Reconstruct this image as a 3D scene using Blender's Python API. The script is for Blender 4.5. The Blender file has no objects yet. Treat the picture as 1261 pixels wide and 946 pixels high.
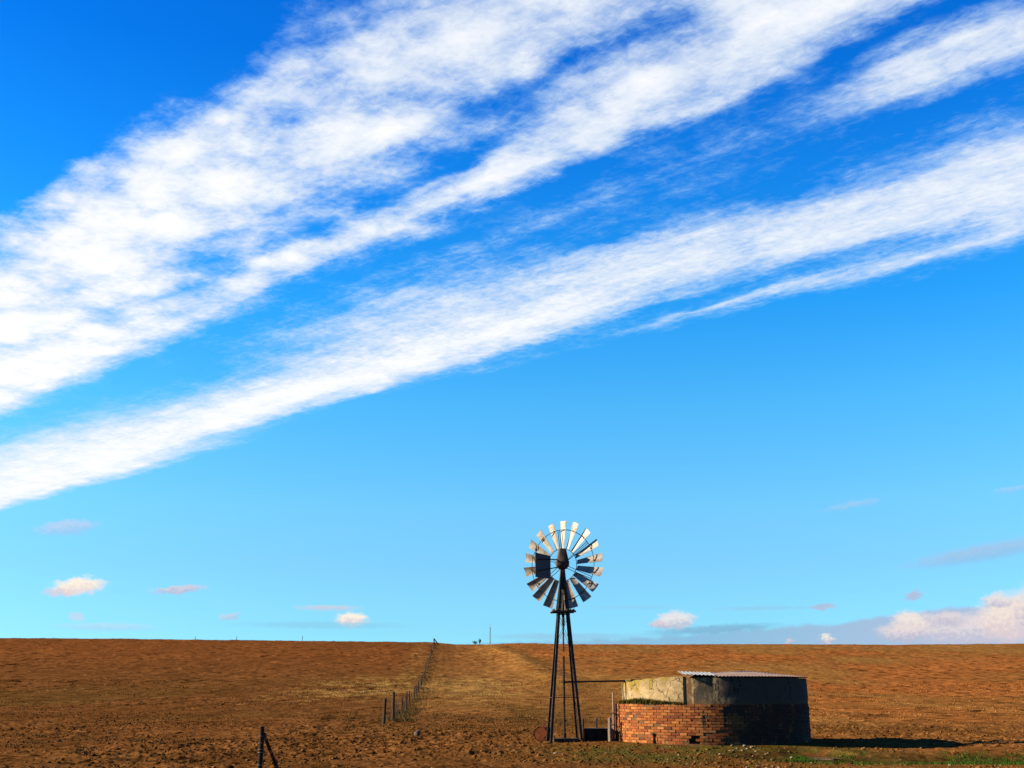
import bpy, math, random
import numpy as np
from mathutils import Vector, Matrix

random.seed(7)
rng = np.random.default_rng(11)
S = bpy.context.scene
C = S.collection
PI = math.pi
R = math.radians

# ------------------------------------------------------------------ camera and view geometry
F_PX, U0, V0 = 1400.0, 630.5, 473.0
PITCH = math.atan(382 / 1400)
CP, SP = math.cos(PITCH), math.sin(PITCH)
EYE = 1.6


def ray(u, v):
    yv = -(v - V0)
    return (u - U0, F_PX * CP - yv * SP, F_PX * SP + yv * CP)


def W(u, v, D):
    """survey point: the place at forward distance D (metres) seen along a sight line of the photograph"""
    r = ray(u, v)
    return Vector((r[0] / r[1] * D, D, EYE + r[2] / r[1] * D))


# ------------------------------------------------------------------ vectorised value noise
def _hash(ix, iy, seed):
    h = (ix.astype(np.int64) * 374761393 + iy.astype(np.int64) * 668265263 + seed * 974634431) & 0xFFFFFFFF
    h = ((h ^ (h >> 13)) * 1274126177) & 0xFFFFFFFF
    h = (h ^ (h >> 16)) & 0xFFFFFFFF
    return h.astype(np.float64) / 4294967295.0


def vnoise(x, y, seed=0):
    x = np.asarray(x, float); y = np.asarray(y, float)
    ix = np.floor(x); iy = np.floor(y)
    fx = x - ix; fy = y - iy
    fx = fx * fx * (3 - 2 * fx); fy = fy * fy * (3 - 2 * fy)
    a = _hash(ix, iy, seed); b = _hash(ix + 1, iy, seed)
    c = _hash(ix, iy + 1, seed); d = _hash(ix + 1, iy + 1, seed)
    return (a + (b - a) * fx) * (1 - fy) + (c + (d - c) * fx) * fy


def fbm(x, y, seed=0, octv=4, gain=.5):
    s = 0; a = 1; t = 0
    for o in range(octv):
        ang = .6 * o + .3
        xr = x * math.cos(ang) - y * math.sin(ang); yr = x * math.sin(ang) + y * math.cos(ang)
        s = s + a * vnoise(xr * 2 ** o, yr * 2 ** o, seed + o * 17)
        t += a; a *= gain
    return s / t


def sstep(a, b, x):
    t = np.clip((np.asarray(x, float) - a) / (b - a), 0, 1)
    return t * t * (3 - 2 * t)


# ------------------------------------------------------------------ terrain
_PD = [-50, 0, 15, 25, 35, 54, 62, 88, 115, 160, 200, 240, 280, 300, 340, 500, 800, 2000, 7000]
_PZ = [0, 0, .05, .11, .27, .34, .42, .95, 1.9, 4.5, 7.3, 10.35, 13.38, 14.0, 13.6, 6, -6, -22, -30]
_gx = np.arange(-60, 7000, 1.0)
_gz = np.interp(_gx, _PD, _PZ)
for _ in range(2):
    _gz = np.convolve(np.pad(_gz, 6, 'edge'), np.ones(13) / 13, 'valid')


def seg_dist(x, y, pts):
    """distance to a polyline and signed side"""
    best = np.full(np.shape(x), 1e9); side = np.zeros(np.shape(x))
    for (x0, y0), (x1, y1) in zip(pts[:-1], pts[1:]):
        dx, dy = x1 - x0, y1 - y0
        L2 = dx * dx + dy * dy
        t = np.clip(((x - x0) * dx + (y - y0) * dy) / L2, 0, 1)
        d = np.hypot(x - x0 - t * dx, y - y0 - t * dy)
        sd = ((x - x0) * dy - (y - y0) * dx) / math.sqrt(L2)
        m = d < best
        best = np.where(m, d, best); side = np.where(m, sd, side)
    return best, side


CREST_U = [-400, 0, 200, 400, 535, 560, 600, 640, 700, 800, 950, 1100, 1261, 1700]
CREST_V = [784, 786.3, 788.3, 790.6, 792.2, 794.4, 794.4, 792.8, 794.3, 794.6, 794.2, 795.0, 792.8, 790]


def terr0(x, y):
    x = np.asarray(x, float); y = np.asarray(y, float)
    z = np.interp(y, _gx, _gz)
    # skyline swells: the crest is a little higher to the left
    a = np.where(y > 5, x / np.maximum(y, 5), 0)
    u = U0 + a * 1452
    dv = 793.6 - np.interp(u, CREST_U, CREST_V)
    z = z + dv * .2 * sstep(90, 270, y)
    return z


def ground_pt(u, v):
    r = ray(u, v)
    D = np.concatenate([np.arange(15, 60, .05), np.arange(60, 330, .25)])
    X = r[0] / r[1] * D; Z = EYE + r[2] / r[1] * D
    below = np.nonzero(Z <= terr0(X, D))[0]
    i = below[0] if len(below) else len(D) - 1
    return float(X[i]), float(D[i])


BERM = [ground_pt(604, 796.5), ground_pt(640, 813), ground_pt(690, 842), ground_pt(715, 858)]
PUDDLES = [(ground_pt(1012, 926), .42, .75), (ground_pt(1061, 932), .26, .45), (ground_pt(1212, 934.5), .26, .45)]
DITCH = [ground_pt(990, 929), ground_pt(1040, 931), ground_pt(1130, 931), ground_pt(1261, 932), ground_pt(1420, 934)]
BANK = [ground_pt(400, 905.5), ground_pt(470, 906), ground_pt(540, 904), ground_pt(600, 902)]
RUT1 = [ground_pt(-60, 940), ground_pt(40, 941), ground_pt(120, 942)]
RUT2 = [ground_pt(165, 933), ground_pt(240, 935)]
RUT3 = [ground_pt(510, 928), ground_pt(600, 928)]
TANK_D = 35.3
TANK_C = W(876, 900, TANK_D)
MILL_D = 35.0
MILL = W(695.2, 912, MILL_D)


def feat(x, y):
    z = 0
    d, s = seg_dist(x, y, BERM)
    z = z + .55 * np.exp(-(d / 3.0) ** 2) * sstep(95, 150, y)
    d, s = seg_dist(x, y, DITCH)
    z = z - .20 * np.exp(-(d / 1.5) ** 4)
    d, s = seg_dist(x, y, BANK)
    z = z - .15 * np.exp(-(d / .55) ** 2) + .12 * np.exp(-((s - .9) / .5) ** 2) * np.exp(-(d / 2) ** 2)
    for p, dep in ((RUT1, .10), (RUT2, .07), (RUT3, .05)):
        d, s = seg_dist(x, y, p)
        z = z - dep * np.exp(-(d / .35) ** 2)
    # spoil around the tank and the mill
    d = np.hypot(x - TANK_C.x, y - TANK_C.y)
    z = z + .05 * np.exp(-((d - 3.2) / .8) ** 2)
    return z


PLEVEL = [float(terr0(p[0], p[1]) + feat(np.array([p[0]]), np.array([p[1]]))[0]) for p, _, _ in PUDDLES]


def terr(x, y):
    z = terr0(x, y) + feat(x, y)
    for (pc, prx, pry), lev in zip(PUDDLES, PLEVEL):           # level mud round each pool, and its shallow bowl
        q = ((x - pc[0]) / (2.1 * prx)) ** 2 + ((y - pc[1]) / (2.2 * pry)) ** 2
        k = np.exp(-q ** 3)
        z = z * (1 - k) + lev * k
        z = z - .06 * np.exp(-(((x - pc[0]) / prx) ** 2 + ((y - pc[1]) / pry) ** 2) ** 2)
    return z


def disp(x, y):
    """clods, furrows and lumps of the ploughed soil"""
    r = np.hypot(x, y)
    rough = .45 + .9 * sstep(.38, .66, fbm(x * .09 + 5, y * .05, 3, 3))
    smooth_track = np.exp(-((y - 27.0 - .02 * x) / 2.2) ** 2) * .45
    rough = rough * (1 - smooth_track)
    n1 = vnoise(x * 2.4, y * 2.0, 21); n1 = np.maximum(n1 - .45, 0) ** 1.3 * 2
    n2 = vnoise(x * 6.5, y * 5.5, 31); n2 = np.maximum(n2 - .5, 0) * 2
    n3 = fbm(x * .55, y * .4, 41, 3) - .5
    n4 = fbm(x * .16, y * .11, 51, 3) - .5
    z = rough * (.055 * n1 + .050 * n2) + .06 * n3 * rough + .09 * n4 + rough * .035 * np.maximum(vnoise(x * 13, y * 9, 33) - .45, 0) * 2 * (1 - sstep(45, 60, y))
    far = sstep(55, 150, y)
    z = z * (1 - .3 * far) + far * (.22 * (fbm(x * .30, y * .22, 61, 3) - .5) + .16 * np.maximum(vnoise(x * .9, y * .5, 71) - .55, 0))
    # trodden flat where things stand
    keep = 1 - .85 * np.exp(-(np.maximum(np.hypot(x - TANK_C.x, y - TANK_C.y) - 2.6, 0) / 1.0) ** 2)
    keep = keep * (1 - .8 * np.exp(-(np.hypot(x - MILL.x - .6, y - MILL.y) / 1.7) ** 2))
    d, s = seg_dist(x, y, DITCH)
    keep = keep * (1 - .7 * np.exp(-(d / .8) ** 2))
    for (pc, prx, pry) in PUDDLES:
        keep = keep * (1 - .92 * np.exp(-(((x - pc[0]) / (2.2 * prx)) ** 2 + ((y - pc[1]) / (2.4 * pry)) ** 2) ** 2))
    return (z * (1 - .28 * sstep(50, 40, y)) - .04) * keep


def gz(x, y):
    return float(terr(x, y) + disp(np.array([x]), np.array([y]))[0])


# ------------------------------------------------------------------ node helpers
class NT:
    def __init__(self, tree):
        self.t = tree

    def n(self, typ, props=None, **ins):
        nd = self.t.nodes.new(typ)
        for k, v in (props or {}).items():
            setattr(nd, k, v)
        for k, v in ins.items():
            key = int(k[1:]) if k[0] == 'i' and k[1:].isdigit() else k.replace('_', ' ')
            sock = nd.inputs[key]
            if hasattr(v, 'is_output') or isinstance(v, bpy.types.NodeSocket):
                self.t.links.new(v, sock)
            else:
                sock.default_value = v
        return nd

    def math(self, op, a, b=0.0, clamp=False):
        return self.n('ShaderNodeMath', {'operation': op, 'use_clamp': clamp}, i0=a, i1=b).outputs[0]

    def mix(self, fac, a, b, blend='MIX'):
        nd = self.t.nodes.new('ShaderNodeMix')
        nd.data_type = 'RGBA'; nd.blend_type = blend
        for s, v in ((nd.inputs[0], fac), (nd.inputs[6], a), (nd.inputs[7], b)):
            if isinstance(v, bpy.types.NodeSocket):
                self.t.links.new(v, s)
            else:
                s.default_value = (*v, 1) if isinstance(v, (tuple, list)) and len(v) == 3 else v
        return nd.outputs[2]

    def fmix(self, fac, a, b):
        nd = self.t.nodes.new('ShaderNodeMix')
        nd.data_type = 'FLOAT'
        for s, v in ((nd.inputs[0], fac), (nd.inputs[2], a), (nd.inputs[3], b)):
            if isinstance(v, bpy.types.NodeSocket):
                self.t.links.new(v, s)
            else:
                s.default_value = v
        return nd.outputs[0]

    def ramp(self, fac, stops, interp='LINEAR'):
        nd = self.t.nodes.new('ShaderNodeValToRGB')
        cr = nd.color_ramp; cr.interpolation = interp
        while len(cr.elements) > 1:
            cr.elements.remove(cr.elements[-1])
        for i, (p, c) in enumerate(stops):
            e = cr.elements[0] if i == 0 else cr.elements.new(p)
            e.position = p
            if not isinstance(c, (tuple, list)):
                c = (c, c, c)
            e.color = (*c, 1)
        self.t.links.new(fac, nd.inputs[0])
        return nd.outputs[0]

    def mrange(self, v, a, b, c=0.0, d=1.0, kind='SMOOTHSTEP'):
        nd = self.n('ShaderNodeMapRange', {'interpolation_type': kind}, Value=v)
        nd.inputs['From Min'].default_value = a; nd.inputs['From Max'].default_value = b
        nd.inputs['To Min'].default_value = c; nd.inputs['To Max'].default_value = d
        return nd.outputs[0]

    def noise(self, vec, scale, detail=4.0, rough=.55, out='Fac', dist=0.0):
        nd = self.n('ShaderNodeTexNoise', None, Vector=vec, Scale=scale, Detail=detail, Roughness=rough, Distortion=dist)
        return nd.outputs[out]


def material(name):
    m = bpy.data.materials.new(name)
    m.use_nodes = True
    nt = m.node_tree
    nt.nodes.clear()
    g = NT(nt)
    out = nt.nodes.new('ShaderNodeOutputMaterial')
    b = nt.nodes.new('ShaderNodeBsdfPrincipled')
    nt.links.new(b.outputs[0], out.inputs[0])
    b.inputs['Specular IOR Level'].default_value = .3
    return m, g, b


def setin(g, b, name, v):
    if isinstance(v, bpy.types.NodeSocket):
        g.t.links.new(v, b.inputs[name])
    else:
        b.inputs[name].default_value = (*v, 1) if isinstance(v, (tuple, list)) and len(v) == 3 else v


def worn(name, c1, c2, scale=8, rough=.75, metal=0.0, bump=.3, c3=None, stretch=(1, 1, 1), spec=.3, lo=.38, hi=.62):
    m, g, b = material(name)
    co = g.n('ShaderNodeTexCoord').outputs['Object']
    mp = g.n('ShaderNodeMapping', None, Vector=co, Scale=stretch).outputs[0]
    n = g.noise(mp, scale, 6, .62)
    col = g.ramp(n, [(lo, c1), (hi, c2)])
    if c3:
        n2 = g.noise(mp, scale * .45, 5, .65, dist=.6)
        col = g.mix(g.mrange(n2, .54, .64), col, c3)
    setin(g, b, 'Base Color', col)
    setin(g, b, 'Roughness', g.mrange(n, .3, .7, rough - .1, min(1, rough + .12)))
    b.inputs['Metallic'].default_value = metal
    b.inputs['Specular IOR Level'].default_value = spec
    if bump:
        bp = g.n('ShaderNodeBump', None, Strength=bump, Distance=.02, Height=g.noise(mp, scale * 3, 5, .6))
        setin(g, b, 'Normal', bp.outputs[0])
    return m


def vcol_mat(name, rough=.95, grain=30, grain_amt=.35, bump=0.0, spec=.15):
    """albedo from the mesh's own colour attribute, broken by fine grain"""
    m, g, b = material(name)
    a = g.n('ShaderNodeAttribute', {'attribute_name': 'albedo'}).outputs['Color']
    co = g.n('ShaderNodeTexCoord').outputs['Object']
    n = g.noise(co, grain, 4, .7)
    k = g.mrange(n, .3, .7, 1 - grain_amt, 1 + grain_amt, 'LINEAR')
    col = g.mix(1.0, a, g.n('ShaderNodeCombineColor', None, Red=k, Green=k, Blue=k).outputs[0], 'MULTIPLY')
    setin(g, b, 'Base Color', col)
    b.inputs['Roughness'].default_value = rough
    b.inputs['Specular IOR Level'].default_value = spec
    if bump:
        bp = g.n('ShaderNodeBump', None, Strength=bump, Distance=.03, Height=g.noise(co, grain * .6, 6, .7))
        setin(g, b, 'Normal', bp.outputs[0])
    return m


# ------------------------------------------------------------------ mesh helpers
class MB:
    def __init__(self):
        self.v = []; self.f = []

    def add(self, vs, fs):
        o = len(self.v)
        self.v += [tuple(p) for p in vs]
        self.f += [tuple(i + o for i in f) for f in fs]
        return self

    def box(self, c, s, rz=0.0, M=None):
        x, y, z = (k / 2 for k in s)
        vs = [Vector((i * x, j * y, k * z)) for i in (-1, 1) for j in (-1, 1) for k in (-1, 1)]
        m = (M or Matrix.Rotation(rz, 3, 'Z'))
        vs = [m @ q + Vector(c) for q in vs]
        return self.add(vs, [(0, 1, 3, 2), (4, 6, 7, 5), (0, 4, 5, 1), (2, 3, 7, 6), (0, 2, 6, 4), (1, 5, 7, 3)])

    def beam(self, p0, p1, w, d, ref=(0, 1, 0)):
        """rectangular bar from p0 to p1"""
        p0, p1 = Vector(p0), Vector(p1)
        z = (p1 - p0).normalized()
        x = Vector(ref).cross(z)
        if x.length < 1e-4:
            x = Vector((1, 0, 0)).cross(z)
        x.normalize(); y = z.cross(x)
        vs = []
        for p in (p0, p1):
            for i, j in ((-1, -1), (1, -1), (1, 1), (-1, 1)):
                vs.append(p + x * i * w / 2 + y * j * d / 2)
        return self.add(vs, [(3, 2, 1, 0), (4, 5, 6, 7), (0, 1, 5, 4), (1, 2, 6, 5), (2, 3, 7, 6), (3, 0, 4, 7)])

    def angle_iron(self, p0, p1, w, t, hx, hy):
        """L section whose heel runs from p0 to p1, flanges along hx and hy"""
        p0, p1, hx, hy = Vector(p0), Vector(p1), Vector(hx), Vector(hy)
        prof = [(0, 0), (w, 0), (w, t), (t, t), (t, w), (0, w)]
        vs = [p + hx * a + hy * b for p in (p0, p1) for a, b in prof]
        fs = [tuple(range(5, -1, -1)), tuple(range(6, 12))] + [(i, (i + 1) % 6, 6 + (i + 1) % 6, 6 + i) for i in range(6)]
        return self.add(vs, fs)

    def tube(self, pts, r, n=8, cap=True):
        pts = [Vector(p) for p in pts]
        rs = r if isinstance(r, (list, tuple)) else [r] * len(pts)
        vs = []; fs = []
        up = None
        for i, p in enumerate(pts):
            d = (pts[min(i + 1, len(pts) - 1)] - pts[max(i - 1, 0)]).normalized()
            if up is None:
                up = Vector((0, 0, 1)) if abs(d.z) < .9 else Vector((1, 0, 0))
            x = up.cross(d).normalized(); y = d.cross(x); up = y
            for k in range(n):
                a = 2 * PI * k / n
                vs.append(p + (x * math.cos(a) + y * math.sin(a)) * rs[i])
        for i in range(len(pts) - 1):
            for k in range(n):
                fs.append((i * n + k, i * n + (k + 1) % n, (i + 1) * n + (k + 1) % n, (i + 1) * n + k))
        if cap:
            fs.append(tuple(range(n - 1, -1, -1)))
            fs.append(tuple((len(pts) - 1) * n + k for k in range(n)))
        return self.add(vs, fs)

    def ring(self, c, r, tr, M, n=56, m=6):
        """torus about the Y axis of M"""
        vs = []; fs = []
        for i in range(n):
            a = 2 * PI * i / n
            for k in range(m):
                b = 2 * PI * k / m
                rr = r + tr * math.cos(b)
                vs.append(Vector(c) + M @ Vector((rr * math.sin(a), tr * math.sin(b), rr * math.cos(a))))
        for i in range(n):
            for k in range(m):
                fs.append((i * m + k, ((i + 1) % n) * m + k, ((i + 1) % n) * m + (k + 1) % m, i * m + (k + 1) % m))
        return self.add(vs, fs)

    def lathe(self, prof, n=32, c=(0, 0, 0), M=None):
        vs = []; fs = []
        M = M or Matrix.Identity(3)
        for r_, z_ in prof:
            for k in range(n):
                a = 2 * PI * k / n
                vs.append(M @ Vector((r_ * math.cos(a), r_ * math.sin(a), z_)) + Vector(c))
        for i in range(len(prof) - 1):
            for k in range(n):
                fs.append((i * n + k, i * n + (k + 1) % n, (i + 1) * n + (k + 1) % n, (i + 1) * n + k))
        if prof[0][0] > 1e-4:
            fs.append(tuple(range(n - 1, -1, -1)))
        if prof[-1][0] > 1e-4:
            fs.append(tuple((len(prof) - 1) * n + k for k in range(n)))
        return self.add(vs, fs)

    def plate(self, grid, t):
        """solid sheet from a grid of points (rows x cols), thickness t"""
        rows, cols = len(grid), len(grid[0])
        P = [[Vector(p) for p in row] for row in grid]
        vs = []
        nr = [[None] * cols for _ in range(rows)]
        for i in range(rows):
            for j in range(cols):
                a = P[min(i + 1, rows - 1)][j] - P[max(i - 1, 0)][j]
                b = P[i][min(j + 1, cols - 1)] - P[i][max(j - 1, 0)]
                nn = a.cross(b)
                nr[i][j] = nn.normalized() if nn.length > 1e-9 else Vector((0, 0, 1))
        for s in (.5, -.5):
            for i in range(rows):
                for j in range(cols):
                    vs.append(P[i][j] + nr[i][j] * t * s)
        K = rows * cols
        fs = []
        for i in range(rows - 1):
            for j in range(cols - 1):
                q = (i * cols + j, (i + 1) * cols + j, (i + 1) * cols + j + 1, i * cols + j + 1)
                fs.append(q); fs.append(tuple(K + k for k in reversed(q)))
        edge = [j for j in range(cols)] + [i * cols + cols - 1 for i in range(1, rows)] + \
               [(rows - 1) * cols + j for j in range(cols - 2, -1, -1)] + [i * cols for i in range(rows - 2, 0, -1)]
        for a, b in zip(edge, edge[1:] + edge[:1]):
            fs.append((a, b, K + b, K + a))
        return self.add(vs, fs)

    def build(self, name, mat, parent=None, loc=(0, 0, 0), smooth=None):
        me = bpy.data.meshes.new(name)
        me.from_pydata(self.v, [], self.f)
        me.update()
        import bmesh
        bm = bmesh.new(); bm.from_mesh(me)
        bmesh.ops.recalc_face_normals(bm, faces=bm.faces)
        bm.to_mesh(me); bm.free()
        me.materials.append(mat)
        if smooth:
            me.shade_smooth()
            me.set_sharp_from_angle(angle=R(smooth))
        o = bpy.data.objects.new(name, me)
        C.objects.link(o)
        o.location = loc
        if parent:
            o.parent = parent
        return o


def tag(o, label=None, cat=None, group=None, kind=None):
    if label: o['label'] = label
    if cat: o['category'] = cat
    if group: o['group'] = group
    if kind: o['kind'] = kind
    return o


def thing(name, loc, label, cat, rz=0.0, group=None):
    o = bpy.data.objects.new(name, None)
    o.empty_display_size = .3
    C.objects.link(o)
    o.location = loc; o.rotation_euler = (0, 0, rz)
    return tag(o, label, cat, group)


def np_mesh(name, v, f, mat, col=None, smooth=False):
    """mesh straight from numpy arrays; f is (n,3) or (n,4)"""
    me = bpy.data.meshes.new(name)
    me.vertices.add(len(v)); me.vertices.foreach_set('co', np.ascontiguousarray(v, np.float32).ravel())
    k = f.shape[1]
    me.loops.add(f.size); me.loops.foreach_set('vertex_index', np.ascontiguousarray(f, np.int32).ravel())
    me.polygons.add(len(f))
    me.polygons.foreach_set('loop_start', np.arange(0, f.size, k, dtype=np.int32))
    if smooth:
        me.polygons.foreach_set('use_smooth', np.ones(len(f), dtype=bool))
    me.update(calc_edges=True)
    if col is not None:
        at = me.attributes.new('albedo', 'FLOAT_COLOR', 'POINT')
        c4 = np.ones((len(v), 4), np.float32); c4[:, :3] = col
        at.data.foreach_set('color', c4.ravel())
    me.materials.append(mat)
    me.validate()
    o = bpy.data.objects.new(name, me)
    C.objects.link(o)
    return o


# ------------------------------------------------------------------ camera, exposure, light
cam = bpy.data.cameras.new('Camera')
cam.lens = 36 * F_PX / 1261; cam.sensor_width = 36
cam.clip_start = .1; cam.clip_end = 20000
co = bpy.data.objects.new('Camera', cam)
C.objects.link(co)
co.location = (0, 0, EYE)
co.rotation_euler = (R(90) + PITCH, 0, 0)
S.camera = co
S.view_settings.view_transform = 'Standard'
S.view_settings.look = 'None'
S.view_settings.gamma = 1
S.view_settings.exposure = 2.0
EXPK = 2 ** 2.0

SUN_EL, SUN_BEHIND = 23.0, 0.0
sd = Vector((-math.cos(R(SUN_EL)) * math.cos(R(SUN_BEHIND)), math.cos(R(SUN_EL)) * math.sin(R(SUN_BEHIND)), math.sin(R(SUN_EL))))
sun = bpy.data.lights.new('Sun', 'SUN')
sun.energy = 5.0; sun.angle = R(.5); sun.color = (1, .82, .57)
so = bpy.data.objects.new('Sun', sun)
C.objects.link(so)
so.rotation_euler = sd.to_track_quat('Z', 'Y').to_euler()
so.location = sd * 80

# ------------------------------------------------------------------ sky with a cirrus layer
wd = bpy.data.worlds.new('World')
S.world = wd
wd.use_nodes = True
wt = wd.node_tree
wt.nodes.clear()
g = NT(wt)
wout = wt.nodes.new('ShaderNodeOutputWorld')
bg = wt.nodes.new('ShaderNodeBackground')
wt.links.new(bg.outputs[0], wout.inputs[0])
BGS = .1
bg.inputs[1].default_value = BGS
sky = g.n('ShaderNodeTexSky', {'sky_type': 'NISHITA', 'sun_disc': False, 'sun_elevation': R(SUN_EL),
                               'sun_rotation': R(-90 + SUN_BEHIND), 'air_density': 1.0, 'dust_density': .3, 'ozone_density': 2.5})
geo = g.n('ShaderNodeTexCoord').outputs['Generated']
sep = g.n('ShaderNodeSeparateXYZ', None, Vector=geo)
dx, dy, dz = sep.outputs
elev = g.math('MULTIPLY', g.math('ARCSINE', dz), 180 / PI)
azim = g.math('MULTIPLY', g.math('ARCTAN2', dx, dy), 180 / PI)


def srgb(r, g_, b):
    return tuple(((c / 255) / 12.92 if c / 255 <= .04045 else ((c / 255 + .055) / 1.055) ** 2.4) for c in (r, g_, b))


# photographic grade of the Nishita sky, by height above the horizon
SKY_T = [(0, (152, 228, 250)), (3, (146, 226, 252)), (6, (132, 212, 254)), (9, (117, 205, 255)), (14, (82, 188, 255)),
         (19, (42, 164, 253)), (25, (22, 138, 242)), (31, (7, 114, 224)), (45, (6, 92, 205)), (90, (6, 66, 175))]
SKY_N = [(4.70, 4.45, 3.1), (4.3, 5.2, 4.5), (3.1, 4.45, 5.04), (2.3, 3.62, 4.85), (1.68, 2.78, 4.25),
         (1.31, 2.25, 3.68), (1.06, 1.86, 3.22), (.90, 1.58, 2.83), (.75, 1.3, 2.4), (.6, 1.1, 2.1)]
stops = []
for (e, c), nn in zip(SKY_T, SKY_N):
    stops.append((e / 90, tuple(a / EXPK / BGS / max(n_, 1e-3) / 8 for a, n_ in zip(srgb(*c), nn))))
grade = g.ramp(g.math('DIVIDE', elev, 90.0, True), stops)
graded = g.mix(1.0, sky.outputs[0], grade, 'MULTIPLY')
base_sky = g.n('ShaderNodeVectorMath', {'operation': 'SCALE'}, i0=graded, Scale=8.0).outputs[0]

# cloud layer: where each sight line meets a level sheet at unit height
zz = g.math('MAXIMUM', dz, .03)
px = g.math('DIVIDE', dx, zz); py = g.math('DIVIDE', dy, zz)
A0 = R(-45.573)
sa, ca = math.sin(A0), math.cos(A0)
s_ = g.math('ADD', g.math('MULTIPLY', px, sa), g.math('MULTIPLY', py, ca))
t_ = g.math('SUBTRACT', g.math('MULTIPLY', px, ca), g.math('MULTIPLY', py, sa))
P = g.n('ShaderNodeCombineXYZ', None, X=s_, Y=t_, Z=0.0).outputs[0]


def mapped(scale, rot=0.0, loc=(0, 0, 0)):
    return g.n('ShaderNodeMapping', None, Vector=P, Scale=(*scale, 1), Rotation=(0, 0, rot), Location=loc).outputs[0]


warp = g.noise(mapped((.8, 2.2)), 2.2, 5, .6)
warp2 = g.noise(mapped((1, 1), loc=(7, 3, 0)), 7.0, 5, .6)
tw = g.math('ADD', t_, g.math('ADD', g.math('MULTIPLY', g.math('SUBTRACT', warp, .5), .15),
                               g.math('MULTIPLY', g.math('SUBTRACT', warp2, .5), .10)))
T0, T1 = .6, 3.0
tn = g.math('DIVIDE', g.math('SUBTRACT', tw, T0), T1 - T0, True)
PROF = {
    .7: [(.6, 0), (1.05, .1), (1.22, .9), (1.3, .97), (1.4, .9), (1.47, .7), (1.53, .08), (1.58, .36), (1.64, .8), (1.71, .84), (1.77, .5), (1.82, .14), (1.9, .15), (1.98, .5),
         (2.08, .88), (2.3, .9), (2.45, .75), (2.53, .45), (2.6, .05), (2.64, 0)],
    1.0: [(.6, 0), (.8, .2), (1.02, .8), (1.1, .85), (1.18, .7), (1.25, .15), (1.32, .6), (1.4, .95), (1.5, .8), (1.56, .1), (1.61, .12), (1.68, .24), (1.74, .14), (1.84, .1),
          (1.93, .15), (2.0, .45), (2.1, .85), (2.28, .88), (2.37, .4), (2.42, .5), (2.5, .74), (2.57, .25), (2.63, 0)],
    1.5: [(.6, 0), (.83, 0), (.9, .3), (1.0, .75), (1.1, .85), (1.2, .82), (1.28, .5), (1.36, .2), (1.42, .68), (1.49, .95), (1.53, .6), (1.58, .07), (1.63, .12),
          (1.69, .36), (1.75, .16), (1.87, .2), (1.93, .55), (2.0, .82), (2.1, .88), (2.2, .82), (2.28, .5), (2.345, .08), (2.385, .2), (2.43, .72), (2.49, .35), (2.56, 0)],
    2.2: [(.6, 0), (.82, 0), (.9, .5), (1.0, .88), (1.1, .93), (1.2, .9), (1.28, .6), (1.35, .4), (1.43, .72), (1.49, .7), (1.55, .35), (1.62, .08), (1.7, .28), (1.79, .6),
          (1.9, .7), (2.0, .75), (2.1, .88), (2.2, 1), (2.29, .75), (2.35, .25), (2.44, .18), (2.5, .04), (2.56, 0)],
    3.2: [(.6, 0), (.8, 0), (.9, .6), (1.0, .9), (1.2, .92), (1.3, .85), (1.4, .95), (1.5, .92), (1.57, .55), (1.63, .1), (1.75, .06), (1.85, .15), (1.95, .45),
          (2.05, .75), (2.14, .95), (2.24, 1), (2.31, .7), (2.38, .12), (2.43, 0)],
    5.0: [(.6, 0), (.9, .6), (1.1, .95), (1.5, .95), (1.6, .6), (1.68, .12), (1.75, .35), (1.85, .7), (1.95, .8), (2.1, .92), (2.3, .97), (2.42, .92), (2.5, .5),
          (2.56, .1), (2.62, 0)],
}
prof = None; prev = None
for k in sorted(PROF):
    rmp = g.ramp(tn, [((t - T0) / (T1 - T0), v) for t, v in PROF[k]], 'EASE')
    rmp = g.n('ShaderNodeRGBToBW', None, Color=rmp).outputs[0]
    if prof is None:
        prof = rmp
    else:
        prof = g.fmix(g.mrange(s_, prev, k), prof, rmp)
    prev = k
# texture of the layer: rolling puffs, fibres, fine wisps
jit = g.n('ShaderNodeTexNoise', None, Vector=mapped((1, 1), loc=(4, 9, 0)), Scale=7.0, Detail=4.0, Roughness=.6).outputs['Color']
jv = g.n('ShaderNodeVectorMath', {'operation': 'MULTIPLY_ADD'}, i0=jit, i1=(.10, .10, 0), i2=P).outputs[0]
vor = g.n('ShaderNodeTexVoronoi', {'feature': 'SMOOTH_F1'}, Vector=g.n('ShaderNodeMapping', None, Vector=jv, Scale=(.8, 1.15, 1)).outputs[0], Scale=9.0, Smoothness=.9).outputs['Distance']
puff = g.math('ADD', g.math('MULTIPLY', g.noise(mapped((1.0, 1.15)), 8.5, 4, .55), .45), g.math('MULTIPLY', g.math('SUBTRACT', .93, vor), .55))
puff_l = g.noise(mapped((1.2, 1.0), loc=(3, 1, 0)), 4.2, 4, .6)
fib = g.noise(mapped((1.6, 7.0), rot=.35), 3.0, 7, .68, dist=.5)
fib2 = g.noise(mapped((2.2, 9.0), rot=-.2, loc=(2, 5, 0)), 5.0, 6, .7, dist=.3)
CMEAN = .5 * (1.55 * .94 + .88 * .24)
zone = g.mrange(t_, 1.25, 1.75)          # rolling puffs high up, drawn-out fibres lower down
lump = g.math('ADD', g.math('MULTIPLY', puff, 1.0), g.math('MULTIPLY', puff_l, .55))
strand = g.math('ADD', g.math('MULTIPLY', fib, .50), g.math('MULTIPLY', fib2, .38))
tex = g.math('ADD', g.math('MULTIPLY', lump, g.fmix(zone, .94, .36)), g.math('MULTIPLY', strand, g.fmix(zone, .24, .46)))
tex = g.math('SUBTRACT', tex, g.fmix(zone, CMEAN, .5 * (1.55 * .36 + .88 * .46)))
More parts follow.
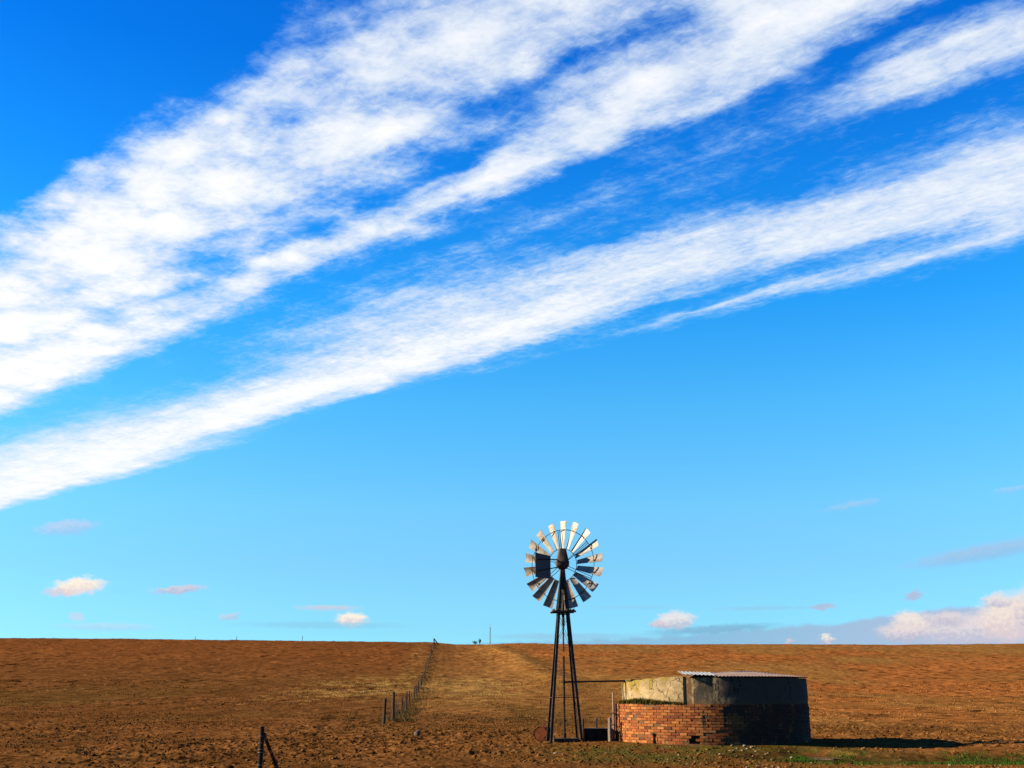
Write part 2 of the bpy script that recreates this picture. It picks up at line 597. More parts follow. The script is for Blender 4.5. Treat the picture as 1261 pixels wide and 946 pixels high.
grit = g.math('SUBTRACT', g.noise(mapped((1.3, 1.6), loc=(1, 8, 0)), 24.0, 5, .68, dist=.4), .5)
tex = g.math('ADD', tex, g.math('MULTIPLY', grit, .36))
pk = g.math('MULTIPLY', prof, g.fmix(zone, 1.17, 1.10))
dens = g.math('ADD', pk, g.math('MULTIPLY', tex, g.fmix(g.mrange(s_, 1.6, 4.2), 1.95, 1.25)))
alpha = g.mrange(dens, .06, 1.12)
alpha = g.math('MULTIPLY', alpha, g.mrange(prof, .0, .14))
alpha = g.math('MULTIPLY', alpha, g.fmix(g.mrange(s_, .8, 2.4), .93, 1.0))
alpha = g.math('MULTIPLY', alpha, g.mrange(dz, .04, .09))
alpha = g.math('MULTIPLY', alpha, g.mrange(s_, .15, .5))
cstop = [(.0, (.42, .74, 1.0)), (.16, (.58, .80, 1.0)), (.34, (.72, .84, .97)), (.52, (.82, .89, .98)), (.82, (1.05, 1.05, 1.05))]
cd = g.math('DIVIDE', g.math('SUBTRACT', g.math('ADD', dens, g.fmix(g.mrange(s_, 1.4, 3.6), .0, .22)), .3), 1.35, True)
ccol = g.ramp(cd, [(p_, tuple(q / EXPK / BGS for q in c_)) for p_, c_ in cstop])
col = g.mix(alpha, base_sky, ccol)

# low far cumulus and stratus, by bearing and height above the horizon (degrees)
AE = g.n('ShaderNodeCombineXYZ', None, X=azim, Y=elev, Z=0.0).outputs[0]


def ae(u, v):
    r = ray(u, v)
    return math.degrees(math.atan2(r[0], r[1])), math.degrees(math.atan2(r[2], math.hypot(r[0], r[1])))


nz = g.n('ShaderNodeTexNoise', None, Vector=g.n('ShaderNodeMapping', None, Vector=AE, Scale=(1, 1.5, 1)).outputs[0], Scale=2.6, Detail=6.0, Roughness=.62)
off = g.n('ShaderNodeVectorMath', {'operation': 'SUBTRACT'}, i0=nz.outputs['Color'], i1=(.5, .5, .5)).outputs[0]
offs = g.n('ShaderNodeVectorMath', {'operation': 'MULTIPLY'}, i0=off, i1=(1.0, .62, 0)).outputs[0]
AEw = g.n('ShaderNodeVectorMath', {'operation': 'ADD'}, i0=AE, i1=offs).outputs[0]
offs2 = g.n('ShaderNodeVectorMath', {'operation': 'MULTIPLY'}, i0=off, i1=(2.2, .22, 0)).outputs[0]
AEs = g.n('ShaderNodeVectorMath', {'operation': 'ADD'}, i0=AE, i1=offs2).outputs[0]
PXD = math.degrees(1 / 1452)
fine = g.noise(AE, 5.5, 5, .6)


def cl(c):
    return tuple(a / EXPK / BGS for a in srgb(*c))


def puff_cloud(u, v, w, h, top, bottom, amt, rot=0.0, streak=False):
    """one small far cloud: w, h half-sizes in pixels of the photograph"""
    global col
    a, e = ae(u, v)
    mp = g.n('ShaderNodeMapping', {'vector_type': 'TEXTURE'}, Vector=AEs if streak else AEw, Location=(a, e, 0), Rotation=(0, 0, R(rot)),
             Scale=(w * PXD, h * PXD, 1)).outputs[0]
    ln = g.n('ShaderNodeVectorMath', {'operation': 'LENGTH'}, i0=mp).outputs['Value']
    m = g.math('MULTIPLY', g.mrange(ln, 1.25, .35) if streak else g.mrange(ln, 1.18, .5), amt)
    yv = g.n('ShaderNodeSeparateXYZ', None, Vector=mp).outputs[1]
    sh = g.mrange(g.math('ADD', yv, g.math('MULTIPLY', g.math('SUBTRACT', fine, .5), 2.2)), -.7, .55)
    col = g.mix(m, col, g.mix(sh, cl(bottom), cl(top)))


GREY, PURP, BLUE, CREAM, PINK = (176, 190, 216), (188, 188, 210), (128, 178, 214), (255, 244, 226), (226, 206, 208)
# purple bank lying along the horizon
bank_top = g.ramp(g.mrange(azim, -6, 26, 0, 1, 'LINEAR'), [(0, 0.0), (.2, .12), (.4, .2), (.55, .34), (.68, .42), (.8, .62), (1, .78)])
bank_top = g.n('ShaderNodeRGBToBW', None, Color=bank_top).outputs[0]
el_crest = ae(630, 797)[1]
bt = g.math('ADD', g.math('MULTIPLY', bank_top, 2.6), el_crest)
bt = g.math('ADD', bt, g.math('MULTIPLY', g.math('SUBTRACT', g.noise(AE, 1.1, 5, .55), .5), .5))
bm_ = g.mrange(g.math('SUBTRACT', bt, elev), -.05, .22)
bm_ = g.math('MULTIPLY', bm_, g.mrange(azim, -7, -1))
col = g.mix(g.math('MULTIPLY', bm_, .82), col, g.mix(g.mrange(azim, 8, 22), cl((140, 184, 218)), cl((178, 186, 214))))
for a in [
    (83, 650, 38, 9, PINK, GREY, .42, 8), (97, 722, 32, 11, CREAM, (236, 222, 222), 1.0, 8), (72, 730, 20, 5, PINK, PINK, .6),
    (220, 726, 33, 6, PINK, PURP, .75, 6), (433, 763, 21, 10, CREAM, (226, 216, 220), 1.0), (283, 760, 16, 5, PINK, PURP, .5, 12),
    (95, 760, 9, 5, PINK, PINK, .45), (832, 765, 27, 12, (238, 232, 232), (190, 198, 216), .95, 4), (812, 770, 14, 5, PINK, GREY, .8),
    (1012, 747, 18, 3.5, GREY, PURP, .8), (1125, 733, 12, 5, PURP, GREY, .85, 14), (1018, 787, 9, 6, CREAM, PURP, .85), (972, 790, 7, 3, PINK, PURP, .7),
    (1190, 776, 70, 20, (236, 222, 222), (196, 196, 214), .9), (1122, 768, 24, 16, (248, 234, 222), (216, 204, 214), .9), (1110, 780, 30, 12, (236, 222, 220), PURP, .85),
    (1245, 762, 40, 30, (248, 232, 218), (222, 206, 212), .95), (1228, 740, 18, 9, (240, 226, 222), PURP, .85), (1290, 750, 40, 34, (244, 226, 216), PURP, .95), (1165, 762, 26, 10, (232, 218, 220), PURP, .8),
]:
    puff_cloud(*a)
for a in [
    (405, 749, 42, 4, PINK, (196, 206, 224), .6), (400, 770, 110, 5, (140, 205, 232), (140, 205, 232), .55), (880, 775, 85, 5.5, (128, 180, 212), (128, 176, 210), .8, 3),
    (1215, 680, 95, 11, (176, 192, 220), (150, 190, 226), .62, 8), (1050, 622, 36, 5, PINK, GREY, .24, 8), (1250, 602, 30, 4, PINK, GREY, .22, 5), (130, 772, 60, 5, PINK, PURP, .3),
    (700, 784, 110, 5, (150, 190, 222), (150, 190, 222), .5), (940, 749, 60, 3, (150, 200, 228), (150, 200, 228), .5), (780, 748, 60, 3, (150, 205, 230), (150, 205, 230), .35),
]:
    puff_cloud(*a, **({} if len(a) == 8 else {}), streak=True)
wt.links.new(col, bg.inputs[0])
wd.cycles.sampling_method = 'MANUAL'
wd.cycles.sample_map_resolution = 512

# ------------------------------------------------------------------ ground: one sheet to the horizon
SOIL_L, SOIL_R = np.array((.088, .036, .0125)), np.array((.158, .064, .020))
SOIL_F = np.array((.092, .037, .0125))
STRAW = np.array((.19, .105, .034)); OLIVE = np.array((.068, .040, .012)); RED = np.array((.128, .042, .013))
FENCE_A, FENCE_B = ground_pt(484, 888), ground_pt(534.5, 793.2)
STUB_C = ground_pt(590, 848); PALE_C = ground_pt(438, 848)


def soil(x, y):
    n = fbm(x * .07, y * .035, 101, 4)
    n2 = fbm(x * .6, y * .35, 111, 3)
    n3 = vnoise(x * 3.1, y * 2.7, 121)
    L = lambda a, b, k: a + (b - a) * k[..., None]
    one = np.ones(np.shape(x))
    c = one[..., None] * SOIL_L
    fx = FENCE_A[0] + (FENCE_B[0] - FENCE_A[0]) * (y - FENCE_A[1]) / (FENCE_B[1] - FENCE_A[1])   # fence line
    bd, bs = seg_dist(x, y, BERM)
    bx = np.interp(y, [q[1] for q in BERM[::-1]], [q[0] for q in BERM[::-1]])
    right = sstep(-6, 6, x - bx) * sstep(38, 60, y)
    mid = sstep(-.5, 1.5, x - fx) * (1 - sstep(-4, 2, x - bx)) * sstep(50, 75, y)
    near = 1 - sstep(38, 58, y)
    c = L(c, RED, sstep(110, 230, y) * .55 * (1 - right))
    c = L(c, SOIL_R, right)
    c = L(c, np.array((.17, .058, .017)), right * sstep(.52, .68, n) * .8)
    c = L(c, np.array((.17, .083, .026)), right * sstep(.52, .40, n) * .7)
    c = L(c, np.array((.148, .064, .021)), mid * .85)
    c = L(c, SOIL_F, near)
    c = L(c, np.array((.125, .050, .016)), near * sstep(-4, 8, x) * .8)
    # olive tinge of sprouting weeds on the left field
    c = L(c, OLIVE, sstep(.46, .62, fbm(x * .05 + 3, y * .02 + 8, 131, 4)) * .55 * (1 - right) * sstep(170, 60, y) * (1 - .75 * near))
    # dry straw on the strip beside the fence, at the foot of the field and on the bank
    k = np.exp(-((x - STUB_C[0]) / 6.5) ** 2 - ((y - STUB_C[1]) / 32) ** 2)
    c = L(c, STRAW, np.clip(k * 1.25 * sstep(.33, .58, n2 * .5 + n * .5), 0, .9))
    k = np.exp(-((x - PALE_C[0]) / 5.0) ** 2 - ((y - PALE_C[1]) / 22) ** 2)
    c = L(c, STRAW * .9, np.clip(k * 1.2 * sstep(.38, .62, n2), 0, .8))
    k = np.exp(-((bd) / 4.0) ** 2) * sstep(105, 140, y)
    c = L(c, STRAW * (.95, .85, .8), np.clip(k * 1.1 * sstep(.33, .62, n2 * .65 + n3 * .35), 0, .8))
    k = np.exp(-((x - fx + 2.2) / 1.6) ** 2) * sstep(80, 120, y)
    c = L(c, STRAW * .9, k * .6 * sstep(.4, .62, n2 * .6 + n3 * .4))
    # moss and thin weeds round the tank and mill
    k = np.exp(-((x - 5.2) / 4.4) ** 4) * np.exp(-((y - 30.0) / 3.6) ** 4)
    c = L(c, np.array((.050, .043, .010)), np.clip(k * sstep(.36, .6, n2 * .6 + n3 * .4) * 1.1, 0, .85))
    # wet channel
    d, s = seg_dist(x, y, DITCH)
    c = L(c, np.array((.030, .034, .008)), np.exp(-(d / 1.7) ** 4) * .85)
    c = L(c, np.array((.060, .024, .009)), np.exp(-((d - 1.5) / .5) ** 2) * .5)
    for p in (BANK, RUT1, RUT2):
        d, s = seg_dist(x, y, p)
        c = L(c, np.array((.055, .026, .011)), np.exp(-(d / .6) ** 2) * .6)
    # mottling of crumbs, damp and dust
    fur = np.sin((y + .25 * x + 3 * (vnoise(x * .05, y * .05, 181) - .5)) * 1.9) * sstep(80, 110, y)
    v = 1 + .07 * fur * sstep(.35, .65, vnoise(x * .03, y * .02, 191)) + (n - .5) * .5 + (n2 - .5) * .55 + (n3 - .5) * .35
    c = c * np.clip(v, .4, 1.75)[..., None] * np.array((.82, .84, .72))
    sp = vnoise(x * (1.9 + 4 * near), y * (1.0 + 3 * near), 151)
    c = c * (1 - .62 * sstep(.62, .80, sp) * sstep(.35, .6, n2 * .4 + n * .6) - .22 * sstep(.60, .8, vnoise(x * 1.1, y * .33, 161)))[..., None]
    c = c * (1 + .45 * sstep(.7, .9, vnoise(x * (2.3 + 4 * near), y * (1.2 + 3 * near), 171)))[..., None]
    sp = vnoise(x * 9.3, y * 7.1, 141)
    c = L(c, np.array((.30, .19, .10)), np.where(sp > .95, .35, 0) * sstep(.4, .6, n2))
    return c


def make_ground():
    dense = np.linspace(-30.5, 30.5, 980)
    side = np.concatenate([np.linspace(30.5, 60, 60)[1:], np.linspace(60, 180, 40)[1:]])
    az = np.radians(np.concatenate([-side[::-1][1:], dense, side]))     # the -180 column is the +180 one
    rad = np.concatenate([np.linspace(.4, 20.5, 34)[:-1], np.arange(20.5, 44, .075), np.arange(44, 60, .14), np.arange(60, 120, .27), np.arange(120, 300, .8),
                          np.geomspace(300, 7000, 46)])
    A, Rr = np.meshgrid(az, rad)
    x = Rr * np.sin(A); y = Rr * np.cos(A)
    z = terr(x, y) + disp(x, y)
    col = soil(x, y)
    nr, nc = A.shape
    v = np.stack([x, y, z], -1).reshape(-1, 3)
    v = np.concatenate([v, [[0, 0, 0]]]); col = np.concatenate([col.reshape(-1, 3), [SOIL_F]])
    i, j = np.meshgrid(np.arange(nr - 1), np.arange(nc), indexing='ij')
    j2 = (j + 1) % nc
    f = np.stack([i * nc + j, i * nc + j2, (i + 1) * nc + j2, (i + 1) * nc + j], -1).reshape(-1, 4)
    m = vcol_mat('ploughed_soil', .98, 11, .42, bump=.7, spec=.0)
    o = np_mesh('ground', v, f[:, ::-1], m, col)
    return tag(o, kind='structure')


make_ground()

# ------------------------------------------------------------------ puddles in the wet channel
m, g, b = material('muddy_water')
b.inputs['Base Color'].default_value = (.03, .03, .025, 1)
b.inputs['Roughness'].default_value = .06
b.inputs['Specular IOR Level'].default_value = .6
gco = g.n('ShaderNodeTexCoord').outputs['Object']
setin(g, b, 'Normal', g.n('ShaderNodeBump', None, Strength=.06, Distance=.01, Height=g.noise(gco, 9, 2)).outputs[0])
WATER = m
mb = MB()
for (p, rx, ry) in PUDDLES:
    n = 40
    ring = []; zs = []
    for k in range(n):
        a = 2 * PI * k / n
        q = 1 + .28 * math.sin(3 * a + p[0]) + .16 * math.sin(5 * a + 2 * p[0])
        ring.append([p[0] + 1.1 * rx * q * math.cos(a), p[1] + 1.1 * ry * q * math.sin(a)]); zs.append(gz(*ring[-1]))
    zc = sorted(zs)[len(zs) // 2] + .004
    ring = [(*q, zc) for q in ring]
    mb.add(ring, [tuple(range(n))])
tag(mb.build('puddle_water', WATER), kind='structure')


# ------------------------------------------------------------------ small stuff on the ground
def ico(sub=1):
    import bmesh
    bm = bmesh.new(); bmesh.ops.create_icosphere(bm, subdivisions=sub, radius=1)
    v = np.array([q.co[:] for q in bm.verts]); f = np.array([[q.index for q in p.verts] for p in bm.faces])
    bm.free()
    return v, f


def lumps(name, pos, size, col, mat, label, cat, sub=1, flat=.65):
    """many crumbs of soil or stone in one mesh"""
    bv, bf = ico(sub)
    n = len(pos)
    sc = size[:, None] * np.stack([rng.uniform(.7, 1.4, n), rng.uniform(.7, 1.3, n), rng.uniform(.6, 1.1, n) * flat], -1)
    ang = rng.uniform(0, 2 * PI, n)
    jit = rng.uniform(.7, 1.25, (n, len(bv)))
    V = bv[None] * jit[..., None] * sc[:, None]
    ca_, sa_ = np.cos(ang)[:, None], np.sin(ang)[:, None]
    X = V[..., 0] * ca_ - V[..., 1] * sa_; Y = V[..., 0] * sa_ + V[..., 1] * ca_
    V = np.stack([X, Y, V[..., 2]], -1) + pos[:, None]
    Fc = bf[None] + (np.arange(n) * len(bv))[:, None, None]
    o = np_mesh(name, V.reshape(-1, 3), Fc.reshape(-1, 3), mat, np.repeat(col, len(bv), 0))
    return tag(o, label, cat, kind='stuff')


def scatter(n, y0, y1, xl=None, power=1.0):
    y = y0 + (y1 - y0) * rng.random(n) ** power
    a = rng.uniform(-.52, .52, n)
    return a * y, y


CRUMB = vcol_mat('soil_crumb', .98, 20, .3, spec=.0)
x, y = scatter(52000, 20.5, 135, power=1.35)
keep = (fbm(x * .25, y * .14, 201, 3) + rng.normal(0, .08, len(x)) > .47) & (np.hypot(x - TANK_C.x, y - TANK_C.y) > 3.3)
x, y = x[keep], y[keep]
sz = .012 + .040 * rng.random(len(x)) ** 4 + .00030 * y
z = terr(x, y) + disp(x, y) + sz * .15
lumps('soil_clods', np.stack([x, y, z], -1), sz, soil(x, y) * rng.uniform(.45, 1.35, (len(x), 1)), CRUMB,
      'brown clods of ploughed earth strewn over the field', 'clods', flat=.75)
# pale chips of lime and gravel
x, y = scatter(1500, 21, 75, power=1.3)
keep = (fbm(x * .2 + 9, y * .12, 211, 3) + rng.normal(0, .08, len(x)) > .5) & (np.hypot(x - TANK_C.x, y - TANK_C.y) > 3.4)
x, y = x[keep], y[keep]
x2 = rng.normal(5.5, 3.0, 300); y2 = rng.uniform(23, 32.3, 300)
k2 = np.hypot(x2 - TANK_C.x, y2 - TANK_C.y) > 3.2
x = np.concatenate([x, x2[k2]]); y = np.concatenate([y, y2[k2]])
sz = .010 + .026 * rng.random(len(x)) ** 3
z = terr(x, y) + disp(x, y) + sz * .3
cc = np.array((.15, .105, .06)) * rng.uniform(.3, 1.15, (len(x), 1))
lumps('gravel', np.stack([x, y, z], -1), sz, cc, CRUMB, 'pale gravel chips sprinkled over the brown soil', 'gravel')


def blades(name, px_, py_, h, w, col, mat, label, cat, per=1, lean=.35, spread=.0, pz=None, parent=None):
    """thin bent leaves of grass or weed, all in one mesh"""
    n = len(px_) * per
    bx = np.repeat(px_, per) + rng.normal(0, 1, n) * spread
    by = np.repeat(py_, per) + rng.normal(0, 1, n) * spread
    bz = (terr(bx, by) + disp(bx, by) - .01) if pz is None else np.repeat(pz, per)
    hh = np.repeat(h, per) * rng.uniform(.5, 1.2, n); ww = np.repeat(w, per) * rng.uniform(.7, 1.3, n)
    a = rng.uniform(0, 2 * PI, n); l = rng.uniform(.1, 1, n) * lean
    dxx, dyy = np.cos(a), np.sin(a)
    b_ = rng.uniform(0, 2 * PI, n)
    sx, sy = np.cos(b_), np.sin(b_)
    pts = []
    for f_, wf in ((0, 1), (.55, .8)):
        cx = bx + dxx * hh * l * f_ ** 1.6; cy = by + dyy * hh * l * f_ ** 1.6; cz = bz + hh * f_ * (1 - .3 * l * f_)
        pts.append(np.stack([cx - sx * ww * wf / 2, cy - sy * ww * wf / 2, cz], -1))
        pts.append(np.stack([cx + sx * ww * wf / 2, cy + sy * ww * wf / 2, cz], -1))
    pts.append(np.stack([bx + dxx * hh * l, by + dyy * hh * l, bz + hh * (1 - .3 * l)], -1))
    V = np.stack(pts, 1).reshape(-1, 3)
    i = np.arange(n) * 5
    Fc = np.concatenate([np.stack([i, i + 1, i + 3], -1), np.stack([i, i + 3, i + 2], -1), np.stack([i + 2, i + 3, i + 4], -1)])
    cc = np.repeat(np.repeat(col, per, 0) * rng.uniform(.6, 1.35, (n, 1)), 5, 0)
    o = np_mesh(name, V, Fc, mat, cc)
    return tag(o, label, cat, kind='stuff')


LEAF = vcol_mat('leaf', .9, 40, .2, spec=.0)
# green grass in the wet channel
n = 8000
t = rng.random(n) ** .9
dx_ = np.interp(t, np.linspace(0, 1, len(DITCH)), [q[0] for q in DITCH]); dy_ = np.interp(t, np.linspace(0, 1, len(DITCH)), [q[1] for q in DITCH])
gx_ = dx_ + rng.normal(0, .15, n); gy_ = dy_ + rng.normal(0, .85, n) - .1
keep = (fbm(gx_ * .9, gy_ * .9, 301, 2) > .42) & np.all([((gx_ - p[0]) / (1.3 * rx)) ** 2 + ((gy_ - p[1] + .7 * ry) / (1.9 * ry)) ** 2 > 1 for p, rx, ry in PUDDLES], axis=0)
gx_, gy_ = gx_[keep], gy_[keep]
blades('green_grass', gx_, gy_, np.full(len(gx_), .075), np.full(len(gx_), .011), np.tile((.022, .045, .006), (len(gx_), 1)), LEAF,
       'short bright green grass along the wet channel beside the tank shadow', 'grass', per=7, spread=.05)
# sparse low weeds and moss in front of the tank and mill
n = 1500
gx_ = rng.normal(5.0, 3.2, n); gy_ = rng.uniform(25.5, 33.2, n)
keep = (fbm(gx_ * .8, gy_ * .6, 311, 3) > .5) & (np.hypot(gx_ - TANK_C.x, gy_ - TANK_C.y) > 3.05)
gx_, gy_ = gx_[keep], gy_[keep]
blades('low_weeds', gx_, gy_, np.full(len(gx_), .045), np.full(len(gx_), .012), np.tile((.038, .038, .008), (len(gx_), 1)), LEAF,
       'sparse low olive weeds on the trodden soil in front of the tank', 'weeds', per=6, spread=.07)
# dead weeds along the fence line and dark tufts at the foot of the field
t = rng.random(900) ** 1.5
gx_ = FENCE_A[0] + (FENCE_B[0] - FENCE_A[0]) * t + rng.normal(.25, .45, len(t)); gy_ = FENCE_A[1] + (FENCE_B[1] - FENCE_A[1]) * t + rng.normal(0, .4, len(t))
blades('fence_weeds', gx_, gy_, rng.uniform(.07, .30, len(gx_)), .010 + gy_ * .00008, np.tile((.055, .038, .014), (len(gx_), 1)), LEAF,
       'dry grey brown weeds tangled along the foot of the wire fence', 'weeds', per=9, spread=.12)
tx, ty = [], []
for u, v, su, sv, k in [(570, 884, 60, 7, 90), (640, 880, 40, 8, 60), (500, 880, 16, 8, 50), (440, 884, 30, 8, 30), (700, 888, 40, 6, 40), (620, 868, 40, 8, 40), (100, 912, 90, 6, 20),
                        (60, 906, 60, 5, 14), (100, 926, 10, 3, 10), (240, 912, 60, 4, 12), (400, 900, 60, 8, 25)]:
    for _ in range(k):
        q = ground_pt(u + rng.normal(0, su * .5), v + rng.normal(0, sv * .5))
        tx.append(q[0]); ty.append(q[1])
tx, ty = np.array(tx), np.array(ty)
blades('weed_tufts', tx, ty, rng.uniform(.05, .15, len(tx)), np.full(len(tx), .018), np.tile((.034, .028, .011), (len(tx), 1)), LEAF,
       'dark dead weed tufts scattered at the foot of the ploughed field', 'weeds', per=16, spread=.13, lean=.9)
# tufts along the crest of the hill
cu = rng.uniform(-330, 1600, 1100); cyy = rng.uniform(270, 300, 1100)
cxx = (cu - U0) / 1452 * cyy
keep = (fbm(cxx * .12, cyy * 0, 331, 3) + rng.normal(0, .1, len(cxx)) > .52)
cxx, cyy = cxx[keep], cyy[keep]
blades('crest_grass', cxx, cyy, rng.uniform(.10, .42, len(cxx)) * rng.random(len(cxx)), np.full(len(cxx), .05), np.tile((.050, .036, .014), (len(cxx), 1)), LEAF,
       'thin dry grass tufts along the crest of the hill', 'grass', per=6, spread=.25, lean=.7)
# pale straw stubble
sx_, sy_ = [], []
for (c0, rx, ry, k) in [(PALE_C, 4.2, 16, 900), (STUB_C, 5, 22, 800)]:
    sx_.append(rng.normal(c0[0], rx * .6, k)); sy_.append(rng.normal(c0[1], ry * .6, k))
sx_, sy_ = np.concatenate(sx_), np.concatenate(sy_)
keep = (sy_ > 58) & (fbm(sx_ * .5, sy_ * .3, 321, 3) > .46)
sx_, sy_ = sx_[keep], sy_[keep]
blades('straw_stubble', sx_, sy_, rng.uniform(.06, .16, len(sx_)), .012 + sy_ * .00012, np.tile((.19, .12, .045), (len(sx_), 1)), LEAF,
       'pale dry straw stubble in patches on either side of the fence', 'stubble', per=5, spread=.2, lean=.8)

# ------------------------------------------------------------------ rocks
ROCK = {k: worn('rock_' + k, c1, c2, 6, .9, bump=.6) for k, c1, c2 in
        [('pale', (.13, .10, .062), (.20, .155, .10)), ('tan', (.085, .046, .022), (.15, .088, .046)), ('dark', (.035, .022, .014), (.075, .048, .030))]}


def rock(u, v, px_size, kind, label, group, hgt=.55):
    q = ground_pt(u, v)
    s = px_size / 2 / F_PX * q[1]
    bv, bf = ico(2)
    jit = 1 + .45 * (np.array([vnoise(p[0] * 1.3 + u, p[1] * 1.3 + v * 3 + p[2] * 1.7, 5) for p in bv]) - .5)
    V = bv * jit[:, None]
    # flatten a few facets so it reads as broken stone
    for _ in range(7):
        nrm = rng.normal(0, 1, 3); nrm /= np.linalg.norm(nrm)
        d = V @ nrm
        lim = rng.uniform(.55, .8)
        V = V - np.maximum(d - lim, 0)[:, None] * nrm
    V = V * (s * rng.uniform(.9, 1.2), s * rng.uniform(.8, 1.1), s * hgt)
    a = rng.uniform(0, 6.28)
    V = np.stack([V[:, 0] * math.cos(a) - V[:, 1] * math.sin(a), V[:, 0] * math.sin(a) + V[:, 1] * math.cos(a), V[:, 2] - V[:, 2].min() * .82], -1)
    o = np_mesh('rock', V, bf, ROCK[kind])
    o.location = (q[0], q[1], gz(*q) - .01)
    return tag(o, label, 'rock', group)


rock(514, 907.5, 9.5, 'dark', 'lone dark boulder with a sunlit side at the end of the low bank', None, .8)
for u, v, p in [(902, 921, 6), (908, 922.5, 5), (912, 919.5, 7), (917, 921.5, 6.5), (921, 922.5, 5), (926, 922, 7), (931, 923.5, 5), (899, 923.5, 4), (914, 923.5, 4.5), (905, 918.5, 4.5)]:
    rock(u, v, p, 'tan' if rng.random() < .7 else 'pale', 'broken tan stone in the rubble heap before the shaded tank wall', 'rubble stones before the tank')
for u, v, p in [(886.5, 926.5, 4.5), (975, 926, 5.5), (836, 929, 4)]:
    rock(u, v, p, 'pale', 'lone pale stone on the mossy soil in front of the tank', 'lone pale stones before the tank')
for u, v, p in [(943, 924.5, 5), (950, 926, 4)]:
    rock(u, v, p, 'tan', 'tan stone lying alone just right of the rubble heap', 'tan stones right of the rubble heap')
rock(1063, 922, 5.5, 'tan', 'tan stone at the edge of the tank shadow above the green grass', None)
for u, v, p in [(934, 942.5, 6), (944, 944, 7), (952, 943, 6), (960, 944, 7), (968, 945, 5)]:
    rock(u, v, p, 'tan', 'tan stone in the short row at the bottom edge below the tank', 'stones at the bottom edge')
for u, v, p in [(634, 925, 5.5), (627, 917.5, 5), (618, 919.5, 5), (606, 926.5, 3.5), (586, 943, 4.5), (684, 928, 5), (694, 930, 4.5), (235, 936.5, 4)]:
    rock(u, v, p, 'pale', 'pale flat stone lying on the open brown soil left of the mill', 'pale stones on the open soil', .5)
for u, v, p in [(1231, 937.5, 6), (1170, 941, 6)]:
    rock(u, v, p, 'tan', 'tan stone on the soil just below the green grass strip', 'stones below the green grass')

# ------------------------------------------------------------------ materials for the built things
STEEL = worn('weathered_dark_steel', (.012, .011, .011), (.030, .025, .022), 12, .7, metal=.2, spec=.15, c3=(.06, .032, .02))
m, g, b = material('galvanised_sheet')
oi = g.n('ShaderNodeObjectInfo').outputs['Random']
oc = g.n('ShaderNodeTexCoord').outputs['Object']
ov = g.n('ShaderNodeVectorMath', {'operation': 'ADD'}, i0=oc, i1=g.n('ShaderNodeCombineXYZ', None, X=g.math('MULTIPLY', oi, 37.0), Y=g.math('MULTIPLY', oi, 11.0), Z=0.0).outputs[0]).outputs[0]
n1 = g.noise(ov, 6, 6, .65)
gc = g.ramp(n1, [(.35, (.14, .122, .100)), (.65, (.245, .222, .190))])
gc = g.mix(g.math('MULTIPLY', g.mrange(g.noise(ov, 3.2, 5, .65, dist=.6), .54, .66), .8), gc, (.125, .070, .036))
kk = g.mrange(oi, 0, 1, .72, 1.12, 'LINEAR')
gc = g.mix(1.0, gc, g.n('ShaderNodeCombineColor', None, Red=kk, Green=kk, Blue=kk).outputs[0], 'MULTIPLY')
setin(g, b, 'Base Color', gc)
setin(g, b, 'Roughness', g.mrange(n1, .3, .7, .48, .72))
b.inputs['Metallic'].default_value = .25
setin(g, b, 'Normal', g.n('ShaderNodeBump', None, Strength=.35, Distance=.03, Height=g.noise(ov, 5, 3, .5)).outputs[0])
GALV = m
VANE = worn('dark_painted_sheet', (.022, .024, .030), (.050, .048, .052), 6, .55, metal=.2, bump=.1)
RUST = worn('rusty_iron', (.06, .015, .006), (.12, .036, .013), 9, .9, spec=.05, c3=(.04, .014, .008), bump=.5)
HOOD = worn('rusted_hood_sheet', (.020, .013, .009), (.046, .030, .018), 7, .7, metal=.2, c3=(.035, .022, .016))
WOOD = worn('weathered_wood', (.030, .018, .010), (.066, .043, .026), 14, .95, spec=.05, stretch=(1, 1, .12), bump=.6)
PALEWOOD = worn('silvered_wood', (.11, .08, .055), (.19, .145, .10), 14, .9, stretch=(1, 1, .12), bump=.6)
CONC = worn('old_concrete', (.15, .12, .09), (.23, .19, .15), 5, .92, c3=(.07, .055, .04), bump=.5)
TROUGH_BLACK = worn('black_trough', (.006, .005, .004), (.016, .012, .010), 6, .95, bump=.4, spec=.0)  # near-black over the whole trough shell
WIRE = worn('fence_wire', (.05, .042, .036), (.10, .085, .07), 10, .7, metal=.4, bump=0)
PIPE = worn('old_pipe', (.012, .009, .008), (.030, .018, .012), 12, .75, metal=.3, c3=(.04, .018, .009), spec=.1)
ROOFM = worn('corrugated_roof_iron', (.095, .062, .045), (.15, .105, .08), 3, .8, metal=.1, c3=(.08, .036, .02), bump=.1, spec=.35)
ZINC = worn('zinc_sheet', (.15, .165, .165), (.21, .225, .22), 4, .7, metal=.1, bump=.1, spec=.3)

# ------------------------------------------------------------------ wind pump
mz = gz(MILL.x, MILL.y) - .02
mill = thing('wind_pump', (MILL.x, MILL.y, mz), 'tall dark steel wind pump with a many bladed wheel beside the brick tank', 'windmill')
ROT = Matrix.Rotation(R(5.0), 3, 'Z')
z_hub = W(691.5, 694.5, MILL_D).z - mz
z_pl = W(692, 754, MILL_D).z - mz
HB, HT = .495, .055


def half(z):
    return HB + (HT - HB) * z / (z_hub - .05)


